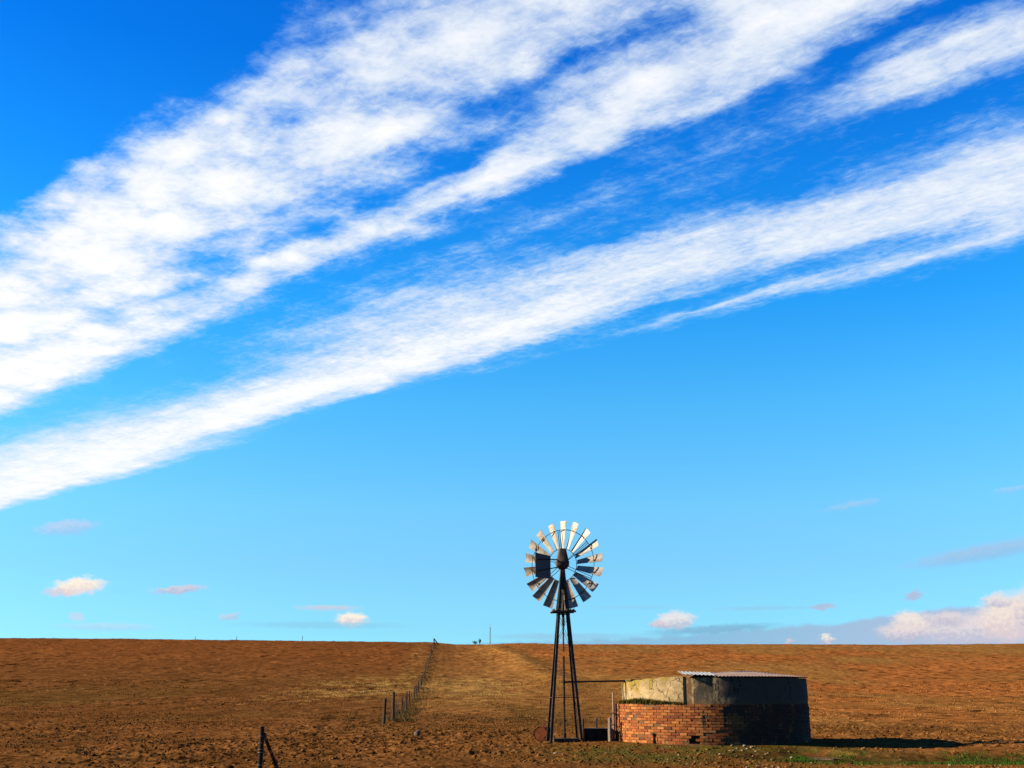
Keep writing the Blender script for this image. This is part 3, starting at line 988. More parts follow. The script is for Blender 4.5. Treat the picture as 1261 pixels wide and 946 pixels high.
ztop = z_hub - .12
for i, j in ((-1, -1), (1, -1), (1, 1), (-1, 1)):
    p0 = ROT @ Vector((i * half(0), j * half(0), -.06)); p1 = ROT @ Vector((i * half(ztop), j * half(ztop), ztop))
    mb = MB().angle_iron(p0, p1, .072, .011, ROT @ Vector((-i, 0, 0)), ROT @ Vector((0, -j, 0)))
    mb.box(p0 + Vector((0, 0, .07)), (.15, .15, .03), R(5))
    mb.build('leg', STEEL, mill)


def corner(i, j, z, inset=.02):
    h = half(z) - inset
    return ROT @ Vector((i * h, j * h, z))


CS = ((-1, -1), (1, -1), (1, 1), (-1, 1))
for zz_, w in ((W(690, 859, MILL_D).z - mz, .035), (z_pl - .06, .04), (z_pl + 1.0, .022), (z_pl + .55, .022)):
    mb = MB()
    for k in range(4):
        mb.beam(corner(*CS[k], zz_, .004), corner(*CS[(k + 1) % 4], zz_, .004), w, w * .5, (0, 0, 1))
    mb.build('girt', STEEL, mill)
zlo, zmid = W(690, 800, MILL_D).z - mz, (W(690, 800, MILL_D).z - mz + z_pl) / 2
for k in range(4):
    mb = MB()
    a, b_ = CS[k], CS[(k + 1) % 4]
    for z0, z1 in ((zlo, z_pl - .05),):
        mb.tube([corner(*a, z0), corner(*b_, z1)], .006, 5)
        mb.tube([corner(*b_, z0), corner(*a, z1)], .006, 5)
    mb.build('brace_rods', STEEL, mill)
# timber stand below the wheel
mb = MB()
hp = half(z_pl)
for k in (-1, 1):
    mb.beam(ROT @ Vector((-.36, k * (hp + .04), z_pl)), ROT @ Vector((.36, k * (hp + .04), z_pl + .015)), .05, .10, (0, 1, 0))
for k in range(3):
    xx = -.30 + .10 * k
    mb.beam(ROT @ Vector((xx, -hp - .09, z_pl + .045)), ROT @ Vector((xx, hp + .09, z_pl + .045)), .085, .03, (1, 0, 0))
    mb.beam(ROT @ Vector((-xx, -hp - .09, z_pl + .045)), ROT @ Vector((-xx, hp + .09, z_pl + .045)), .085, .03, (1, 0, 0))
mb.build('platform', WOOD, mill)
# pump rod, guide and stub tower
mb = MB().tube([(0, 0, W(692, 803, MILL_D).z - mz), (0, 0, z_hub - .1)], .026, 8)
mb.tube([(0, 0, z_pl - .4), (0, 0, z_pl + .25)], .045, 8)
mb.build('pump_rod', STEEL, mill)
mb = MB().tube([(0, 0, z_hub - .75), (0, 0, z_hub - .05)], [.085, .075], 10)
mb.lathe([(.11, z_hub - .16), (.13, z_hub - .12), (.11, z_hub - .08)], 14)
mb.build('mast_pipe', STEEL, mill)
# gearbox with its rusted hood
hd = z_hub
prof = [(-.15, .10, .10), (-.145, .13, .13), (-.06, .20, .19), (.06, .21, .21), (.08, .195, .20), (.40, .125, .15), (.44, .12, .14)]
vs, fs = [], []
K = 16
for z_, rx, ry in prof:
    for k in range(K):
        a = 2 * PI * k / K
        cx_, sy = math.cos(a), math.sin(a)
        e_ = .45
        vs.append((rx * math.copysign(abs(cx_) ** e_, cx_), ry * math.copysign(abs(sy) ** e_, sy), hd + z_))
for i in range(len(prof) - 1):
    for k in range(K):
        fs.append((i * K + k, i * K + (k + 1) % K, (i + 1) * K + (k + 1) % K, (i + 1) * K + k))
fs += [tuple(range(K - 1, -1, -1)), tuple((len(prof) - 1) * K + k for k in range(K))]
hood = MB().add(vs, fs).build('gearbox_hood', HOOD, mill, smooth=25)
# wheel: axis points away from the viewer and a little to the right
PSI = R(31)
ax = Vector((math.sin(PSI), math.cos(PSI), 0))
wc = Vector((0, 0, z_hub)) + ax * .36 - Vector((.18, 0, 0))
RW = 1.36
wheel_rot = Matrix.Rotation(-PSI, 3, 'Z')
mb = MB()
mb.tube([(0, -.36, 0), (0, .14, 0)], .045, 10)
mb.tube([(0, -.06, 0), (0, .10, 0)], .12, 14)
mb.ring((0, 0, 0), .37 * RW, .011, Matrix.Identity(3))
mb.ring((0, .02, 0), .80 * RW, .011, Matrix.Identity(3), 72)
wheel = mb.build('wheel', STEEL, mill, wc, smooth=40)
wheel.rotation_euler = (0, 0, -PSI)
BETA = R(-26)
# sail: a dished, twisted sheet that widens outward
rows, cols = 9, 7
grid = []
for i in range(rows):
    f_ = i / (rows - 1)
    r_ = (.375 + .625 * f_) * RW
    w_ = .15 + (.305 - .15) * f_
    bt_ = BETA * (1.10 - .22 * f_)
    row = []
    for j in range(cols):
        c_ = (j / (cols - 1) - .5)
        cam_ = (.25 - c_ * c_) * 4 * .10 * w_      # camber
        xx = c_ * w_
        tx_ = xx * math.cos(bt_) - cam_ * math.sin(bt_)
        ty_ = xx * math.sin(bt_) + cam_ * math.cos(bt_)
        row.append((tx_, ty_, r_))
    grid.append(row)
sail0 = MB().plate(grid, .006).build('sail', GALV, wheel, smooth=50)
rib0 = MB()
bt_ = BETA * .92
for r_, wd_ in ((.80 * RW, .15),):
    rib0.tube([(-wd_ * math.cos(bt_) * .55, -wd_ * math.sin(bt_) * .55 - .03, r_), (0, -.015, r_), (wd_ * math.cos(bt_) * .55, wd_ * math.sin(bt_) * .55 - .02, r_)], .011, 5)
sail_rib0 = rib0.build('sail_rib', STEEL, sail0)
for k in range(18):
    if k == 0:
        o, rb = sail0, sail_rib0
    else:
        o = sail0.copy(); C.objects.link(o); o.parent = wheel
        rb = sail_rib0.copy(); C.objects.link(rb); rb.parent = o
    o.rotation_euler = (R(random.uniform(-2, 2)), R(20 * k + 3 + random.uniform(-1.2, 1.2)), 0)
mb = MB()
mb.tube([(.028, -.05, .05), (.05, -.02, .37 * RW), (.06, .02, .80 * RW)], .010, 6)
mb.tube([(-.028, .08, .05), (-.02, .03, .37 * RW), (.0, .02, .80 * RW)], .010, 6)
sp0 = mb.build('spoke', STEEL, wheel)
for k in range(6):
    o = sp0
    if k:
        o = sp0.copy(); C.objects.link(o); o.parent = wheel
    o.rotation_euler = (0, R(60 * k - 8), 0)
# furled tail, swung round beside the wheel
td = Vector((-.84, -.54, 0)).normalized()
z1, z0 = W(666, 680.5, MILL_D - .5).z - mz, W(666, 712, MILL_D - .5).z - mz
mb = MB()
p_head = Vector((-.08, -.10, z_hub))
g0, g1 = td * .42, td * .98
grid = []
for i in range(2):
    row = []
    for j in range(2):
        base = (g0 if i == 0 else g1)
        zt = z1 - (.07 if i == 0 else 0); zb = z0 - (.0 if i == 0 else -.03)
        row.append(Vector((base.x - .02, base.y, zb if j == 0 else zt)))
    grid.append(row)
tail = MB().plate(grid, .008).build('tail_vane', VANE, mill)
mb = MB()
mb.beam(p_head + Vector((0, 0, .12)), Vector((g1.x, g1.y - .014, z1 - .2)), .03, .02, (0, 1, 0))
mb.beam(p_head + Vector((0, 0, -.10)), Vector((g1.x, g1.y - .014, z0 + .2)), .03, .02, (0, 1, 0))
mb.build('tail_arm', STEEL, mill)

# concrete block over the bore hole, under the tower
blk = MB()
blk.box((.02, .0, .045), (.74, .62, .13), R(5))
sl = blk.build('concrete_block', worn('dark_slab', (.018, .013, .009), (.045, .033, .022), 5, .95, spec=.05, bump=.5), loc=(MILL.x, MILL.y, mz + .01))
tag(sl, 'low dark concrete block on the ground between the feet of the wind pump', 'concrete block')

# ------------------------------------------------------------------ pump pipe to the tank
zt = W(694, 840, MILL_D).z
pipe = thing('water_pipe', (MILL.x, MILL.y, mz + .1), 'thin dark pipe rising inside the pump tower and crossing level to the tank', 'pipe')
zc = zt - (mz + .1)
mb = MB().tube([(0, 0, 0), (0, 0, W(694, 808, MILL_D).z - mz - .1)], .034, 8)
mb.lathe([(.075, .0), (.075, .03), (.05, .04), (.05, .16), (.045, .17)], 12)
mb.build('riser', PIPE, pipe)
pe = W(769.5, 838.5, 35.2) - Vector((MILL.x, MILL.y, mz + .1))
mb = MB().tube([(.0, 0, zc), (pe.x, pe.y, pe.z)], .026, 8)
mb.lathe([(.05, -.05), (.05, .05)], 10, (0, 0, zc))
mb.build('level_pipe', PIPE, pipe)
mb = MB().tube([(pe.x - .01, pe.y, pe.z + .02), (pe.x + .0, pe.y, pe.z - .44)], .022, 8)
mb.build('outlet', PIPE, pipe)

# ------------------------------------------------------------------ rusty drum by the tower
dc = W(665.5, 901.5, 35.6)
drum = thing('oil_drum', (dc.x, dc.y, dc.z), 'small rusty red oil drum lying on its side at the foot of the pump tower', 'drum')
dax = Vector((.33, .94, .0)).normalized()
DM = Vector((0, 0, 1)).rotation_difference(dax).to_matrix()
rd = .205
mb = MB().lathe([(rd - .02, 0.012), (rd - .004, .012), (rd + .008, 0), (rd + .008, .02), (rd, .03), (rd, .19), (rd + .01, .2), (rd, .21), (rd, .38), (rd + .01, .39), (rd, .4), (rd, .57),
                 (rd + .008, .58), (rd + .008, .6), (rd - .01, .6), (rd - .01, .59)], 32, M=DM)
mb.build('drum_body', RUST, drum, smooth=35)
mb = MB().lathe([(.0001, .004), (rd - .022, .004), (rd - .022, .009), (.0001, .009)], 32, M=DM)
mb.lathe([(.028, -.006), (.028, .006)], 10, M=DM, c=DM @ Vector((.12, .05, 0)))
mb.build('drum_lid', worn('drum_lid_rust', (.055, .015, .006), (.095, .028, .010), 7, .9, spec=.05, c3=(.05, .012, .005)), drum)
drum.location.z = gz(dc.x + .1, dc.y + .25) + rd - .01

# ------------------------------------------------------------------ trough and stub posts between mill and tank
tl, tr = W(719.5, 910, 34.7), W(754.5, 910, 34.7)
tz = gz((tl.x + tr.x) / 2, 34.9)
tw_, th_, tdp = tr.x - tl.x, W(737, 896.5, 34.7).z - tz, .55
trough = thing('water_trough', ((tl.x + tr.x) / 2, 34.7 + tdp / 2, tz - .02), 'low black water trough between the pump tower and the tank', 'trough')
mb = MB()
wt_ = .07
mb.box((0, -tdp / 2 + wt_ / 2, th_ / 2), (tw_, wt_, th_)).box((0, tdp / 2 - wt_ / 2, th_ / 2), (tw_, wt_, th_))
mb.box((-tw_ / 2 + wt_ / 2, 0, th_ / 2 - .003), (wt_, tdp - 2 * wt_ - .004, th_ - .006)).box((tw_ / 2 - wt_ / 2, 0, th_ / 2 - .003), (wt_, tdp - 2 * wt_ - .004, th_ - .006))
mb.box((0, 0, .05), (tw_ - 2 * wt_ - .004, tdp - 2 * wt_ - .004, .1))
mb.build('trough_shell', TROUGH_BLACK, trough)
mb = MB().beam((-tw_ / 2 - .01, -tdp / 2 + .03, th_ + .012), (tw_ / 2 + .01, -tdp / 2 + .03, th_ + .006), .06, .018, (0, 0, 1))
mb.build('rim', CONC, trough)


def stub(u, vtop, vbot, D, r, mat, label, square=True, lean=(0, 0)):
    p = W(u, vbot, D)
    zg = gz(p.x, p.y)
    h = W(u, vtop, D).z - zg
    mb = MB()
    n = 6
    prev_r = r
    pts, rs = [], []
    for k in range(n + 1):
        f_ = k / n
        pts.append((lean[0] * f_ + random.uniform(-1, 1) * r * .08, lean[1] * f_, -.15 + (h + .15) * f_))
        rs.append(r * (1.08 - .14 * f_) * random.uniform(.96, 1.04))
    mb.tube(pts, rs, 6 if square else 10)
    # split, slanting top
    for q in range(len(mb.v) - (6 if square else 10), len(mb.v)):
        x_, y_, z_ = mb.v[q]
        mb.v[q] = (x_, y_, z_ + .6 * (x_ - pts[-1][0]))
    o = mb.build('wooden_post', mat, loc=(p.x, p.y, zg))
    return tag(o, label, 'post')


stub(718.0, 885, 909, 34.85, .042, WOOD, 'short dark post close against the right foot of the pump tower')
stub(735.0, 883.5, 897, 35.45, .026, PALEWOOD, 'thin grey stick standing behind the middle of the black trough')
stub(751.0, 883.5, 911.5, 34.5, .052, PALEWOOD, 'broad grey post in front of the right end of the black trough')
stub(756.2, 853, 912.5, 34.95, .035, PALEWOOD, 'tall grey post standing close against the left side of the brick tank')

# ------------------------------------------------------------------ brick water tank
KPX = TANK_D * .966 / F_PX
tz0 = gz(TANK_C.x, TANK_C.y - 3.2)
RB = 117.3 * KPX
tank = thing('water_tank', (TANK_C.x, TANK_C.y, tz0 - .02), 'round red brick water tank with a stained concrete upper ring and iron roof', 'water tank')
z_b = W(840, 866, TANK_D - RB).z - tz0
nC = 16
ch = (z_b + .1) / nC
bl = .215
nb = int(2 * PI * RB / (bl + .012))
HOLE = math.asin((836.5 - 876) / 117.3)
V, Fc, Cc = [], [], []
box_f = np.array([(0, 1, 3, 2), (4, 6, 7, 5), (0, 4, 5, 1), (2, 3, 7, 6), (0, 2, 6, 4), (1, 5, 7, 3)])
brick_cols = np.array([(.36, .112, .028), (.42, .150, .038), (.31, .085, .022), (.38, .155, .048), (.24, .066, .022), (.45, .185, .055), (.17, .052, .022)])
for c_ in range(nC):
    for k in range(nb):
        th = 2 * PI * (k + .5 * (c_ % 2) + random.uniform(-.03, .03)) / nb
        if c_ == nC - 1 and abs(((th + PI) % (2 * PI)) - PI - math.asin((786.5 - 876) / 117.3)) < .04:
            continue                                                 # one brick is missing from the top course
        if abs(((th + PI) % (2 * PI)) - PI - HOLE) < (.055 if c_ in (2, 3) else .03) and 1 <= c_ <= 4:
            continue                                                 # broken-out hole near the ground
        if random.random() < .012 and c_ > 2:
            continue
        ro = RB + random.uniform(-.010, .008)
        if random.random() < .08: ro -= .018
        hw = bl / 2 * random.uniform(.95, 1.0)
        z0_ = -.1 + c_ * ch + random.uniform(-.003, .003); z1_ = z0_ + ch - .014
        a0, a1 = th - hw / RB, th + hw / RB
        o_ = len(V)
        for aa in (a0, a1):
            for rr in (ro - .10, ro):
                for z_ in (z0_, z1_):
                    V.append((rr * math.sin(aa), -rr * math.cos(aa), z_))
        Fc += (box_f + o_).tolist()
        bc = .50 * brick_cols[random.choices(range(7), (6, 4, 4, 1.6, 2, 1.2, 1))[0]] * random.uniform(.75, 1.12)
        Cc += [bc] * 8
mort = np.array((.075, .040, .018))
na = 180
rm, ri = RB - .016, RB - .24
o_ = len(V)
for k in range(na):
    a = 2 * PI * k / na
    for rr, z_ in ((rm, -.2), (rm, .06), (rm, .30), (rm, z_b - .008), (ri, z_b - .008), (ri, -.2)):
        V.append((rr * math.sin(a), -rr * math.cos(a), z_)); Cc.append(mort)
for k in range(na):
    k2 = (k + 1) % na
    for q in range(5):
        if q == 1 and abs(((2 * PI * (k + .5) / na + PI) % (2 * PI)) - PI - HOLE) < .048:
            continue
        Fc.append((o_ + k * 6 + q, o_ + k2 * 6 + q, o_ + k2 * 6 + q + 1, o_ + k * 6 + q + 1))
# brick: own fired colours, black mould patches mixed with painted shade toward the right
m, g, b = material('fired_brick')
at = g.n('ShaderNodeAttribute', {'attribute_name': 'albedo'}).outputs['Color']
oc = g.n('ShaderNodeTexCoord').outputs['Object']
sx3 = g.n('ShaderNodeSeparateXYZ', None, Vector=oc).outputs
gn = g.noise(oc, 22, 5, .65)
kk = g.mrange(gn, .3, .7, .62, 1.22, 'LINEAR')
bc_ = g.mix(1.0, at, g.n('ShaderNodeCombineColor', None, Red=kk, Green=kk, Blue=kk).outputs[0], 'MULTIPLY')
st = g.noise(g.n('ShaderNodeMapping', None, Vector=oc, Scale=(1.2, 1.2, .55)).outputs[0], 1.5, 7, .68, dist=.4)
shade_bias = g.mrange(sx3[0], -2.6, 1.2, -.16, .17, 'LINEAR')  # paints the wall's shaded right side darker, on top of the stains
stain_shade = g.mrange(g.math('ADD', st, shade_bias), .50, .62)
bc_ = g.mix(g.math('MULTIPLY', stain_shade, .9), bc_, (.016, .012, .010))
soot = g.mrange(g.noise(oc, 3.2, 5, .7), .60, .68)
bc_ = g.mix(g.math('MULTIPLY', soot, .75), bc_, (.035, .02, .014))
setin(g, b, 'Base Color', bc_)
b.inputs['Roughness'].default_value = .93
b.inputs['Specular IOR Level'].default_value = .12
setin(g, b, 'Normal', g.n('ShaderNodeBump', None, Strength=.5, Distance=.012, Height=g.noise(oc, 40, 5, .7)).outputs[0])
me = bpy.data.meshes.new('brick_wall'); me.from_pydata(V, [], Fc); me.update()
at = me.attributes.new('albedo', 'FLOAT_COLOR', 'POINT')
c4 = np.ones((len(V), 4), np.float32); c4[:, :3] = np.array(Cc); at.data.foreach_set('color', c4.ravel())
import bmesh
bmx = bmesh.new(); bmx.from_mesh(me); bmesh.ops.recalc_face_normals(bmx, faces=bmx.faces); bmx.to_mesh(me); bmx.free()
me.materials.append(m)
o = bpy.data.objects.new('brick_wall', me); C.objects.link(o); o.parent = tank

# upper ring of concrete
RC = 111.6 * KPX
cx0 = 5.2 * KPX
zr = W(900, 834.5, TANK_D - RC).z - tz0 + .02
nA, nZ = 300, 12
th_break = math.asin((829 - 880.2) / 110.6)
TH = np.linspace(-PI, PI, nA, endpoint=False)
top = np.full(nA, zr)
left = (TH > -PI * .62) & (TH < th_break)
zl = W(769, 841, TANK_D).z - tz0
top = np.where(left, zl + (zr + .03 - zl) * sstep(-PI * .5, th_break, TH) ** .8, top)
top = top + .018 * (vnoise(TH * 14, TH * 0, 7) - .5) * 2 * np.where(left, 1, .3)
bulge = np.where(left, .03, 0.0)
rec = (TH > th_break) & (TH < th_break + .085)
bulge = np.where(rec, -.015, bulge)
zbot = z_b - .06
V, Fc = [], []
for inner in (0, 1):
    for k in range(nA):
        for i in range(nZ + 1):
            f_ = i / nZ
            rr = (RC + bulge[k] + .012 * (float(vnoise(TH[k] * 9, f_ * 3, 9)) - .5) * 2 if not inner else RC - .16)
            z_ = zbot + (top[k] - zbot) * f_
            V.append((cx0 + rr * math.sin(TH[k]), -rr * math.cos(TH[k]), z_))
NB = nZ + 1
for k in range(nA):
    k2 = (k + 1) % nA
    for i in range(nZ):
        Fc.append((k * NB + i, k2 * NB + i, k2 * NB + i + 1, k * NB + i + 1))
        Fc.append((nA * NB + k * NB + i, nA * NB + k * NB + i + 1, nA * NB + k2 * NB + i + 1, nA * NB + k2 * NB + i))
    Fc.append((k * NB + nZ, k2 * NB + nZ, nA * NB + k2 * NB + nZ, nA * NB + k * NB + nZ))
    Fc.append((k * NB, nA * NB + k * NB, nA * NB + k2 * NB, k2 * NB))
m, g, b = material('stained_concrete')
oc = g.n('ShaderNodeTexCoord').outputs['Object']
sx3 = g.n('ShaderNodeSeparateXYZ', None, Vector=oc).outputs
n1 = g.noise(oc, 7, 6, .65)
cb = g.ramp(n1, [(.32, (.120, .085, .043)), (.5, (.180, .132, .068)), (.68, (.235, .176, .098))])
# lichen along the lip on the left
lich = g.mrange(g.math('ADD', g.noise(oc, 3.5, 5, .65), g.math('ADD', g.mrange(sx3[2], zbot + .35, zr, -.12, .16, 'LINEAR'), g.mrange(sx3[0], -2.4, -1.4, .08, -.14, 'LINEAR'))), .50, .60)
cb = g.mix(g.math('MULTIPLY', lich, .85), cb, (.125, .088, .010))
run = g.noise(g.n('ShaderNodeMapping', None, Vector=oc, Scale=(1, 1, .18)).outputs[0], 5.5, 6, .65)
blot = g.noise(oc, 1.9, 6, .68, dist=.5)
mould_shade = g.math('ADD', g.math('ADD', g.math('MULTIPLY', run, .5), g.math('MULTIPLY', blot, .6)), g.mrange(sx3[0], -1.9, -.7, -.15, .0))
mould_shade = g.math('ADD', mould_shade, g.mrange(sx3[0], -.8, .9, 0, .26, 'LINEAR'))  # shade of the ring's right side painted in, deepening the mould there
mk = g.mrange(mould_shade, .50, .64)
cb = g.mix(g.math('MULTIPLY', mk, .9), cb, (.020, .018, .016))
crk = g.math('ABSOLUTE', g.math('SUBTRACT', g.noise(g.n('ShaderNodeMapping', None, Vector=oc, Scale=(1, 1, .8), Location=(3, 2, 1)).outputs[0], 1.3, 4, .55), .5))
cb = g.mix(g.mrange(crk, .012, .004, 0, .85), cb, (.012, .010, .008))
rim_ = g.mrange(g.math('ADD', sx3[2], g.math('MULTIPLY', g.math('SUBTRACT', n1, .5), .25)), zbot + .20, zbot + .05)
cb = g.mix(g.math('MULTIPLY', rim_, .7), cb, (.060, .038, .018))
rst = g.mrange(g.math('ABSOLUTE', g.math('ADD', sx3[0], -(cx0 + RC * math.sin(th_break + .05)))), .16, .05)
cb = g.mix(g.math('MULTIPLY', rst, g.mrange(blot, .35, .6, .35, .9)), cb, (.075, .040, .016))
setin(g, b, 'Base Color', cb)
b.inputs['Roughness'].default_value = .92; b.inputs['Specular IOR Level'].default_value = .12
setin(g, b, 'Normal', g.n('ShaderNodeBump', None, Strength=.6, Distance=.02, Height=g.noise(oc, 14, 6, .7)).outputs[0])
mbx = MB(); mbx.v = V; mbx.f = Fc
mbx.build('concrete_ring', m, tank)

# shallow iron roof over the right-hand part
apx, apy, hz = cx0 + 43 * KPX, .2, .20
V, Fc = [], []
RO = RC + .05
xs = np.linspace(-.42, RO * .999 , 150)
ny = 46
for sgn in (0, 1):
    for xx in xs:
        hy = math.sqrt(max(RO ** 2 - xx ** 2, 1e-4))
        for i in range(ny):
            yy = -hy + 2 * hy * i / (ny - 1)
            # height falls from the ridge point to the rim
            rho = 0.0
            d = Vector((xx + cx0 - apx, yy - apy)); L_ = d.length
            if L_ > 1e-5:
                u_ = d / L_
                o2 = Vector((apx - cx0, apy)); bq = o2.dot(u_)
                tt = -bq + math.sqrt(bq * bq - (o2.length_squared - RO * RO))
                rho = min(1, L_ / tt)
            z_ = zr + .035 + hz * (1 - rho) + .006 * math.sin(2 * PI * xx / .10) + (.004 if sgn == 0 else -.004)
            V.append((xx + cx0, yy, z_))
nx = len(xs); K = nx * ny
for i in range(nx - 1):
    for j in range(ny - 1):
        q = (i * ny + j, (i + 1) * ny + j, (i + 1) * ny + j + 1, i * ny + j + 1)
        Fc.append(q); Fc.append(tuple(K + k for k in reversed(q)))
edge = [i * ny for i in range(nx)] + [(nx - 1) * ny + j for j in range(1, ny)] + [i * ny + ny - 1 for i in range(nx - 2, -1, -1)] + [j for j in range(ny - 2, 0, -1)]
for a, b_ in zip(edge, edge[1:] + edge[:1]):
    Fc.append((a, b_, K + b_, K + a))
mbx = MB(); mbx.v = V; mbx.f = Fc
mbx.build('roof', ROOFM, tank)

# loose zinc sheets lying across the open lip
sh = thing('zinc_sheet', (TANK_C.x + cx0 - 31 * KPX, TANK_C.y - RC * .93, tz0 + zr), 'loose pale corrugated zinc sheet resting across the lip of the tank', 'metal sheet')
for q in range(1):
    grid = []
    for i in range(60):
        xx = -.54 + .92 * i / 59
        row = []
        for j in range(6):
            yy = -.14 + 1.0 * j / 5
            row.append((xx + q * .05, yy + q * .05, .05 + q * .035 + (yy + .14) * .10 + xx * -.03 + .007 * math.sin(2 * PI * xx / .11)))
        grid.append(row)
    MB().plate(grid, .006).build('sheet', ZINC, sh)

# turf growing on the brick ledge, left of the concrete
n = 260
a = rng.uniform(-1.35, -.42, n) ; rr = rng.uniform(RC + .06, RB - .01, n)
lx, ly = TANK_C.x + rr * np.sin(a), TANK_C.y - rr * np.cos(a)
hgt = .05 + .13 * np.exp(-((a + .95) / .35) ** 2)
blades('ledge_turf', lx, ly, hgt, np.full(n, .014), np.tile((.050, .042, .009), (n, 1)), LEAF,
       'olive turf growing on the brick ledge below the concrete ring', 'turf', per=12, spread=.03, lean=.8, pz=np.full(n, tz0 - .02 + z_b - .01))
# rusted pipe down the left of the brickwork, small fittings at the foot
p0 = W(759.6, 914, 35.4)
ang = math.asin((759.8 - 876) / 117.3)
pp = Vector((TANK_C.x + (RB + .035) * math.sin(ang), TANK_C.y - (RB + .035) * math.cos(ang), tz0 - .06))
mb = MB().tube([(0, 0, 0), (0, 0, z_b + .03)], .024, 8)
for zz_ in (.35, .85):
    mb.tube([(.0, 0, zz_ - .03), (0, 0, zz_ + .03)], .034, 8)
tag(mb.build('drain_pipe', RUST, loc=pp), 'thin rusty upright pipe fixed to the left edge of the brick wall', 'pipe')


def on_wall(u, off):
    a_ = math.asin((u - 876) / 117.3)
    return Vector((TANK_C.x + (RB + off) * math.sin(a_), TANK_C.y - (RB + off) * math.cos(a_), tz0)), a_


q, a_ = on_wall(795.5, .03)
mb = MB().tube([(0, 0, -.1), (.01, 0, .27)], .022, 7)
mb.lathe([(.034, .24), (.034, .30), (.02, .31)], 8)
tag(mb.build('tap_pipe', PIPE, loc=q), 'short dark tap pipe standing against the foot of the brick wall', 'pipe')
pa, pb = Vector((*ground_pt(848, 918.5), 0)), Vector((*ground_pt(893, 918.0), 0))
pa.z = gz(pa.x, pa.y) + .04; pb.z = gz(pb.x, pb.y) + .04
pm = (pa + pb) / 2
tag(MB().beam(pa - pm, pb - pm, .05, .10, (0, 1, 0)).build('plank', PALEWOOD, loc=pm), 'pale wooden plank lying on the ground along the shaded brick wall', 'plank')

# ------------------------------------------------------------------ straining post at the near end of the fence line
gp = W(318.5, 975, 16.2)
gzz = gz(gp.x, gp.y)
gpost = thing('straining_post', (gp.x, gp.y, gzz), 'slim dark straining post with a slanting stay at the bottom edge of the view', 'fence post')
hpost = W(320, 894.5, 16.2).z - gzz
pts, rs = [], []
for k in range(9):
    f_ = k / 8
    pts.append((random.uniform(-.003, .003), random.uniform(-.003, .003), -.25 + (hpost + .25) * f_)); rs.append(.034 * (1.06 - .1 * f_))
MB().tube(pts, rs, 10).build('post', worn('dark_timber', (.012, .008, .005), (.030, .020, .013), 16, .95, spec=.05, stretch=(1, 1, .12), bump=.6, c3=(.16, .12, .08)), gpost, smooth=40)
be = W(358, 978, 19.3)
bz = gz(be.x, be.y)
MB().tube([(.02, .02, hpost - .10), (be.x - gp.x, be.y - gp.y, bz - gzz - .1)], [.024, .028], 8).build('stay', bpy.data.materials['dark_timber'], gpost, smooth=40)
for zz_ in (hpost - .13, hpost - .22, hpost - .30, hpost - .34, hpost - .50):
    MB().ring((0, 0, zz_), .039, .005, Matrix.Rotation(R(90 + random.uniform(-6, 6)), 3, 'X'), 18, 5).build('wire_tie', WIRE, gpost)

# ------------------------------------------------------------------ wire fence up the hill
fa, fb = Vector(FENCE_A), Vector(FENCE_B)
fdir = (fb - fa).normalized()
f0 = ground_pt(472, 893)
fence = thing('wire_fence', (f0[0], f0[1], gz(*f0)), 'long wire fence on wooden posts running straight up the hill to the skyline', 'fence')
FO = fence.location
L_tot = (fb - fa).length


def fpost(x_, y_, h, r, name, mat, lean=0.0):
    z_ = gz(x_, y_)
    mb = MB().tube([(0, 0, -.2), (lean * .5, 0, h * .5), (lean, 0, h)], [r * 1.06, r, r * .95], 7)
    return mb.build(name, mat, fence, Vector((x_, y_, z_)) - FO, smooth=40)


fpost(f0[0], f0[1], 31 / F_PX * f0[1], .075, 'post', WOOD, .05)
fpost(fa.x, fa.y, 33.5 / F_PX * fa.y, .082, 'post', WOOD, -.02)
tops = [(f0[0], f0[1]), (fa.x, fa.y)]
d = 8.5
while d < L_tot - 5:
    p = fa + fdir * d
    fpost(p.x + random.uniform(-.1, .1), p.y, random.uniform(.85, 1.2), .038 + .00009 * p.y, 'post', WOOD, random.uniform(-.10, .10))
    tops.append((p.x, p.y))
    d += random.uniform(8.0, 10.5)
tops.append((fb.x, fb.y))
d = 2.0
nd = 0
while d < L_tot * .55 and nd < 34:
    p = fa + fdir * d
    fpost(p.x, p.y, random.uniform(.75, 1.0), .009 + .00005 * p.y, 'dropper', WOOD, random.uniform(-.06, .06))
    d += random.uniform(1.9, 3.4); nd += 1
zb_ = gz(fb.x, fb.y)
MB().tube([(0, 0, -.2), (-.05, 0, 1.25)], [.15, .13], 8).build('straining_post', WOOD, fence, Vector((fb.x, fb.y, zb_)) - FO)
e_ = Vector((fb.x + .95, fb.y + .4, gz(fb.x + .95, fb.y + .4)))
MB().tube([Vector((fb.x - .1, fb.y, zb_ + 1.3)) - FO, e_ - FO], [.11, .13], 8).build('stay', WOOD, fence)
for hgt_ in (.2, .4, .6, .8):
    pts = []
    for (x_, y_) in tops:
        pts.append(Vector((x_, y_, gz(x_, y_) + hgt_)) - FO)
    MB().tube(pts, [.003 + .000012 * (p.y + FO.y) for p in pts], 4).build('wire', WIRE, fence)

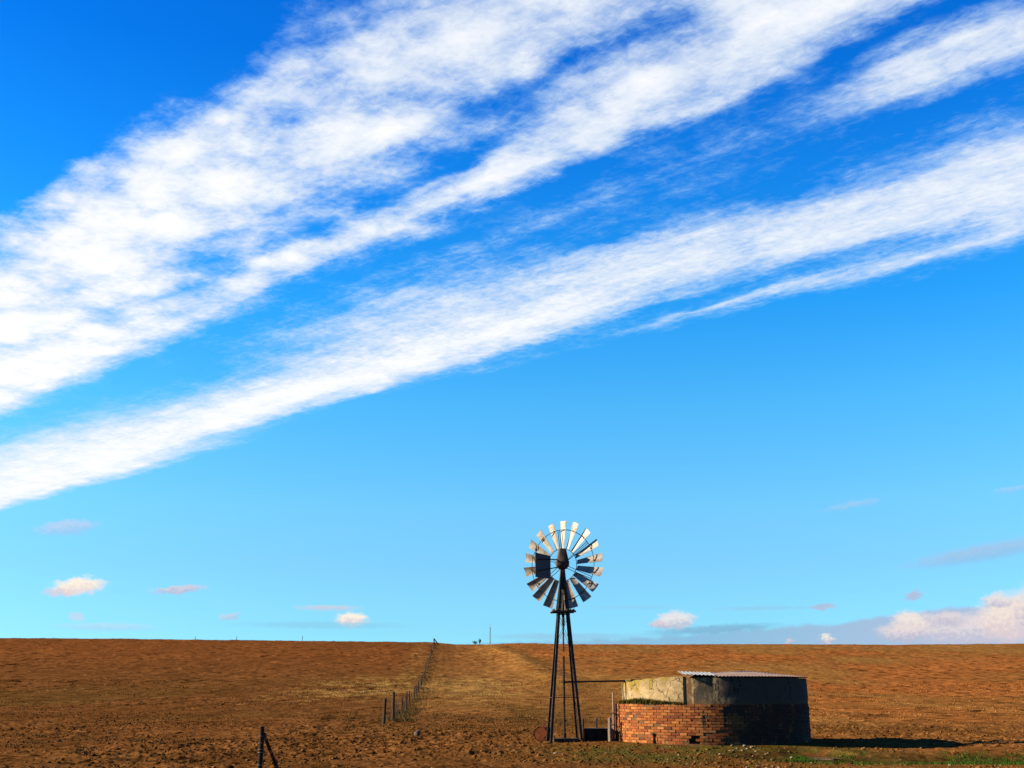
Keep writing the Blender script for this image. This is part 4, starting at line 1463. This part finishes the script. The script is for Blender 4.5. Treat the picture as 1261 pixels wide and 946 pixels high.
# ------------------------------------------------------------------ things on the skyline
MD = 700.0
mt = W(603.5, 768.5, MD)
mbz = float(terr(mt.x, MD))
mast = thing('radio_mast', (mt.x, MD, mbz), 'thin grey lattice radio mast rising behind the hill crest', 'mast')
MH = mt.z - mbz
mb = MB()
tri = [(math.cos(R(90 + 120 * k)), math.sin(R(90 + 120 * k))) for k in range(3)]
wid = lambda f_: .78 * (1 - f_) + .30 * f_
for k in range(3):
    mb.tube([(tri[k][0] * wid(0), tri[k][1] * wid(0), 0), (tri[k][0] * wid(1), tri[k][1] * wid(1), MH - 2)], .085, 5)
nz_ = 26
for i in range(nz_):
    f0_, f1_ = i / nz_, (i + 1) / nz_
    for k in range(3):
        a_, b2 = tri[k], tri[(k + 1) % 3]
        if i % 2: a_, b2 = b2, a_
        mb.tube([(a_[0] * wid(f0_), a_[1] * wid(f0_), f0_ * (MH - 2)), (b2[0] * wid(f1_), b2[1] * wid(f1_), f1_ * (MH - 2))], .05, 4)
MASTM = worn('mast_steel', (.10, .105, .115), (.17, .175, .185), 3, .6, metal=.3, bump=0)
mb.build('lattice', MASTM, mast)
MB().tube([(0, 0, MH - 2.2), (0, 0, MH)], .1, 6).build('aerial', MASTM, mast)
for k in range(3):
    a_ = R(30 + 120 * k)
    gx0, gy0 = 16 * math.cos(a_), 16 * math.sin(a_)
    gzq = float(terr(mt.x + gx0, MD + gy0)) - mbz
    MB().tube([(gx0, gy0, gzq), (0, 0, MH * .8)], .025, 4).build('guy_wire', MASTM, mast)

BUSH = vcol_mat('bush_leaf', .85, 10, .2, spec=.1)


def bush(u, v, D, w, h, label):
    p = W(u, v, D)
    zg = gz(p.x, D)
    root = thing('bush', (p.x, D, zg), label, 'bush')
    mb = MB()
    tips = []
    for k in range(7):
        a_ = random.uniform(0, 6.28); r_ = random.uniform(.2, 1) * w / 2
        tip = (r_ * math.cos(a_), r_ * math.sin(a_), h * random.uniform(.6, .95))
        mb.tube([(0, 0, -.1), (tip[0] * .4, tip[1] * .4, tip[2] * .5), tip], [.035, .022, .008], 5)
        tips.append(tip)
    mb.build('stem', WOOD, root)
    n = 420
    V, Fc = [], []
    for k in range(n):
        t_ = random.choice(tips)
        f_ = random.uniform(.45, 1.1)
        c = Vector((t_[0] * f_ + random.gauss(0, .12 * w), t_[1] * f_ + random.gauss(0, .12 * w), t_[2] * f_ + random.gauss(0, .09 * h)))
        if c.z < .05: c.z = .05 + random.random() * .2
        d1 = Vector((random.gauss(0, 1), random.gauss(0, 1), random.gauss(0, 1))).normalized() * .07
        d2 = d1.orthogonal().normalized() * .035
        i = len(V)
        V += [c - d1, c + d2, c + d1, c - d2]; Fc.append((i, i + 1, i + 2, i + 3))
    cc = np.repeat(np.array((.045, .050, .024)) * rng.uniform(.5, 1.4, (n, 1)), 4, 0)
    o = np_mesh('foliage', np.array([tuple(q) for q in V]), np.array(Fc), BUSH, cc)
    o.parent = root


bush(585.5, 793, 283, 1.5, .95, 'low dark bush on the skyline, the wider of the two left of the mast')
bush(590.5, 793, 284, .8, 1.25, 'narrow upright bush on the skyline, nearest to the mast of two')
for u, h, lab in [(240, .7, 'tiny stub post on the far left skyline, shortest and nearest the picture edge'), (291, .9, 'tiny leaning post on the left skyline between two others'),
                  (372, 1.25, 'tiny thin post on the left skyline, tallest and nearest the fence')]:
    p = W(u, 790, 281)
    zg = gz(p.x, 281)
    mb = MB().tube([(0, 0, -.2), (.02, 0, h * .6), (.10, 0, h)], [.07, .065, .05], 7)
    tag(mb.build('skyline_post', WOOD, loc=(p.x, 281, zg)), lab, 'post')
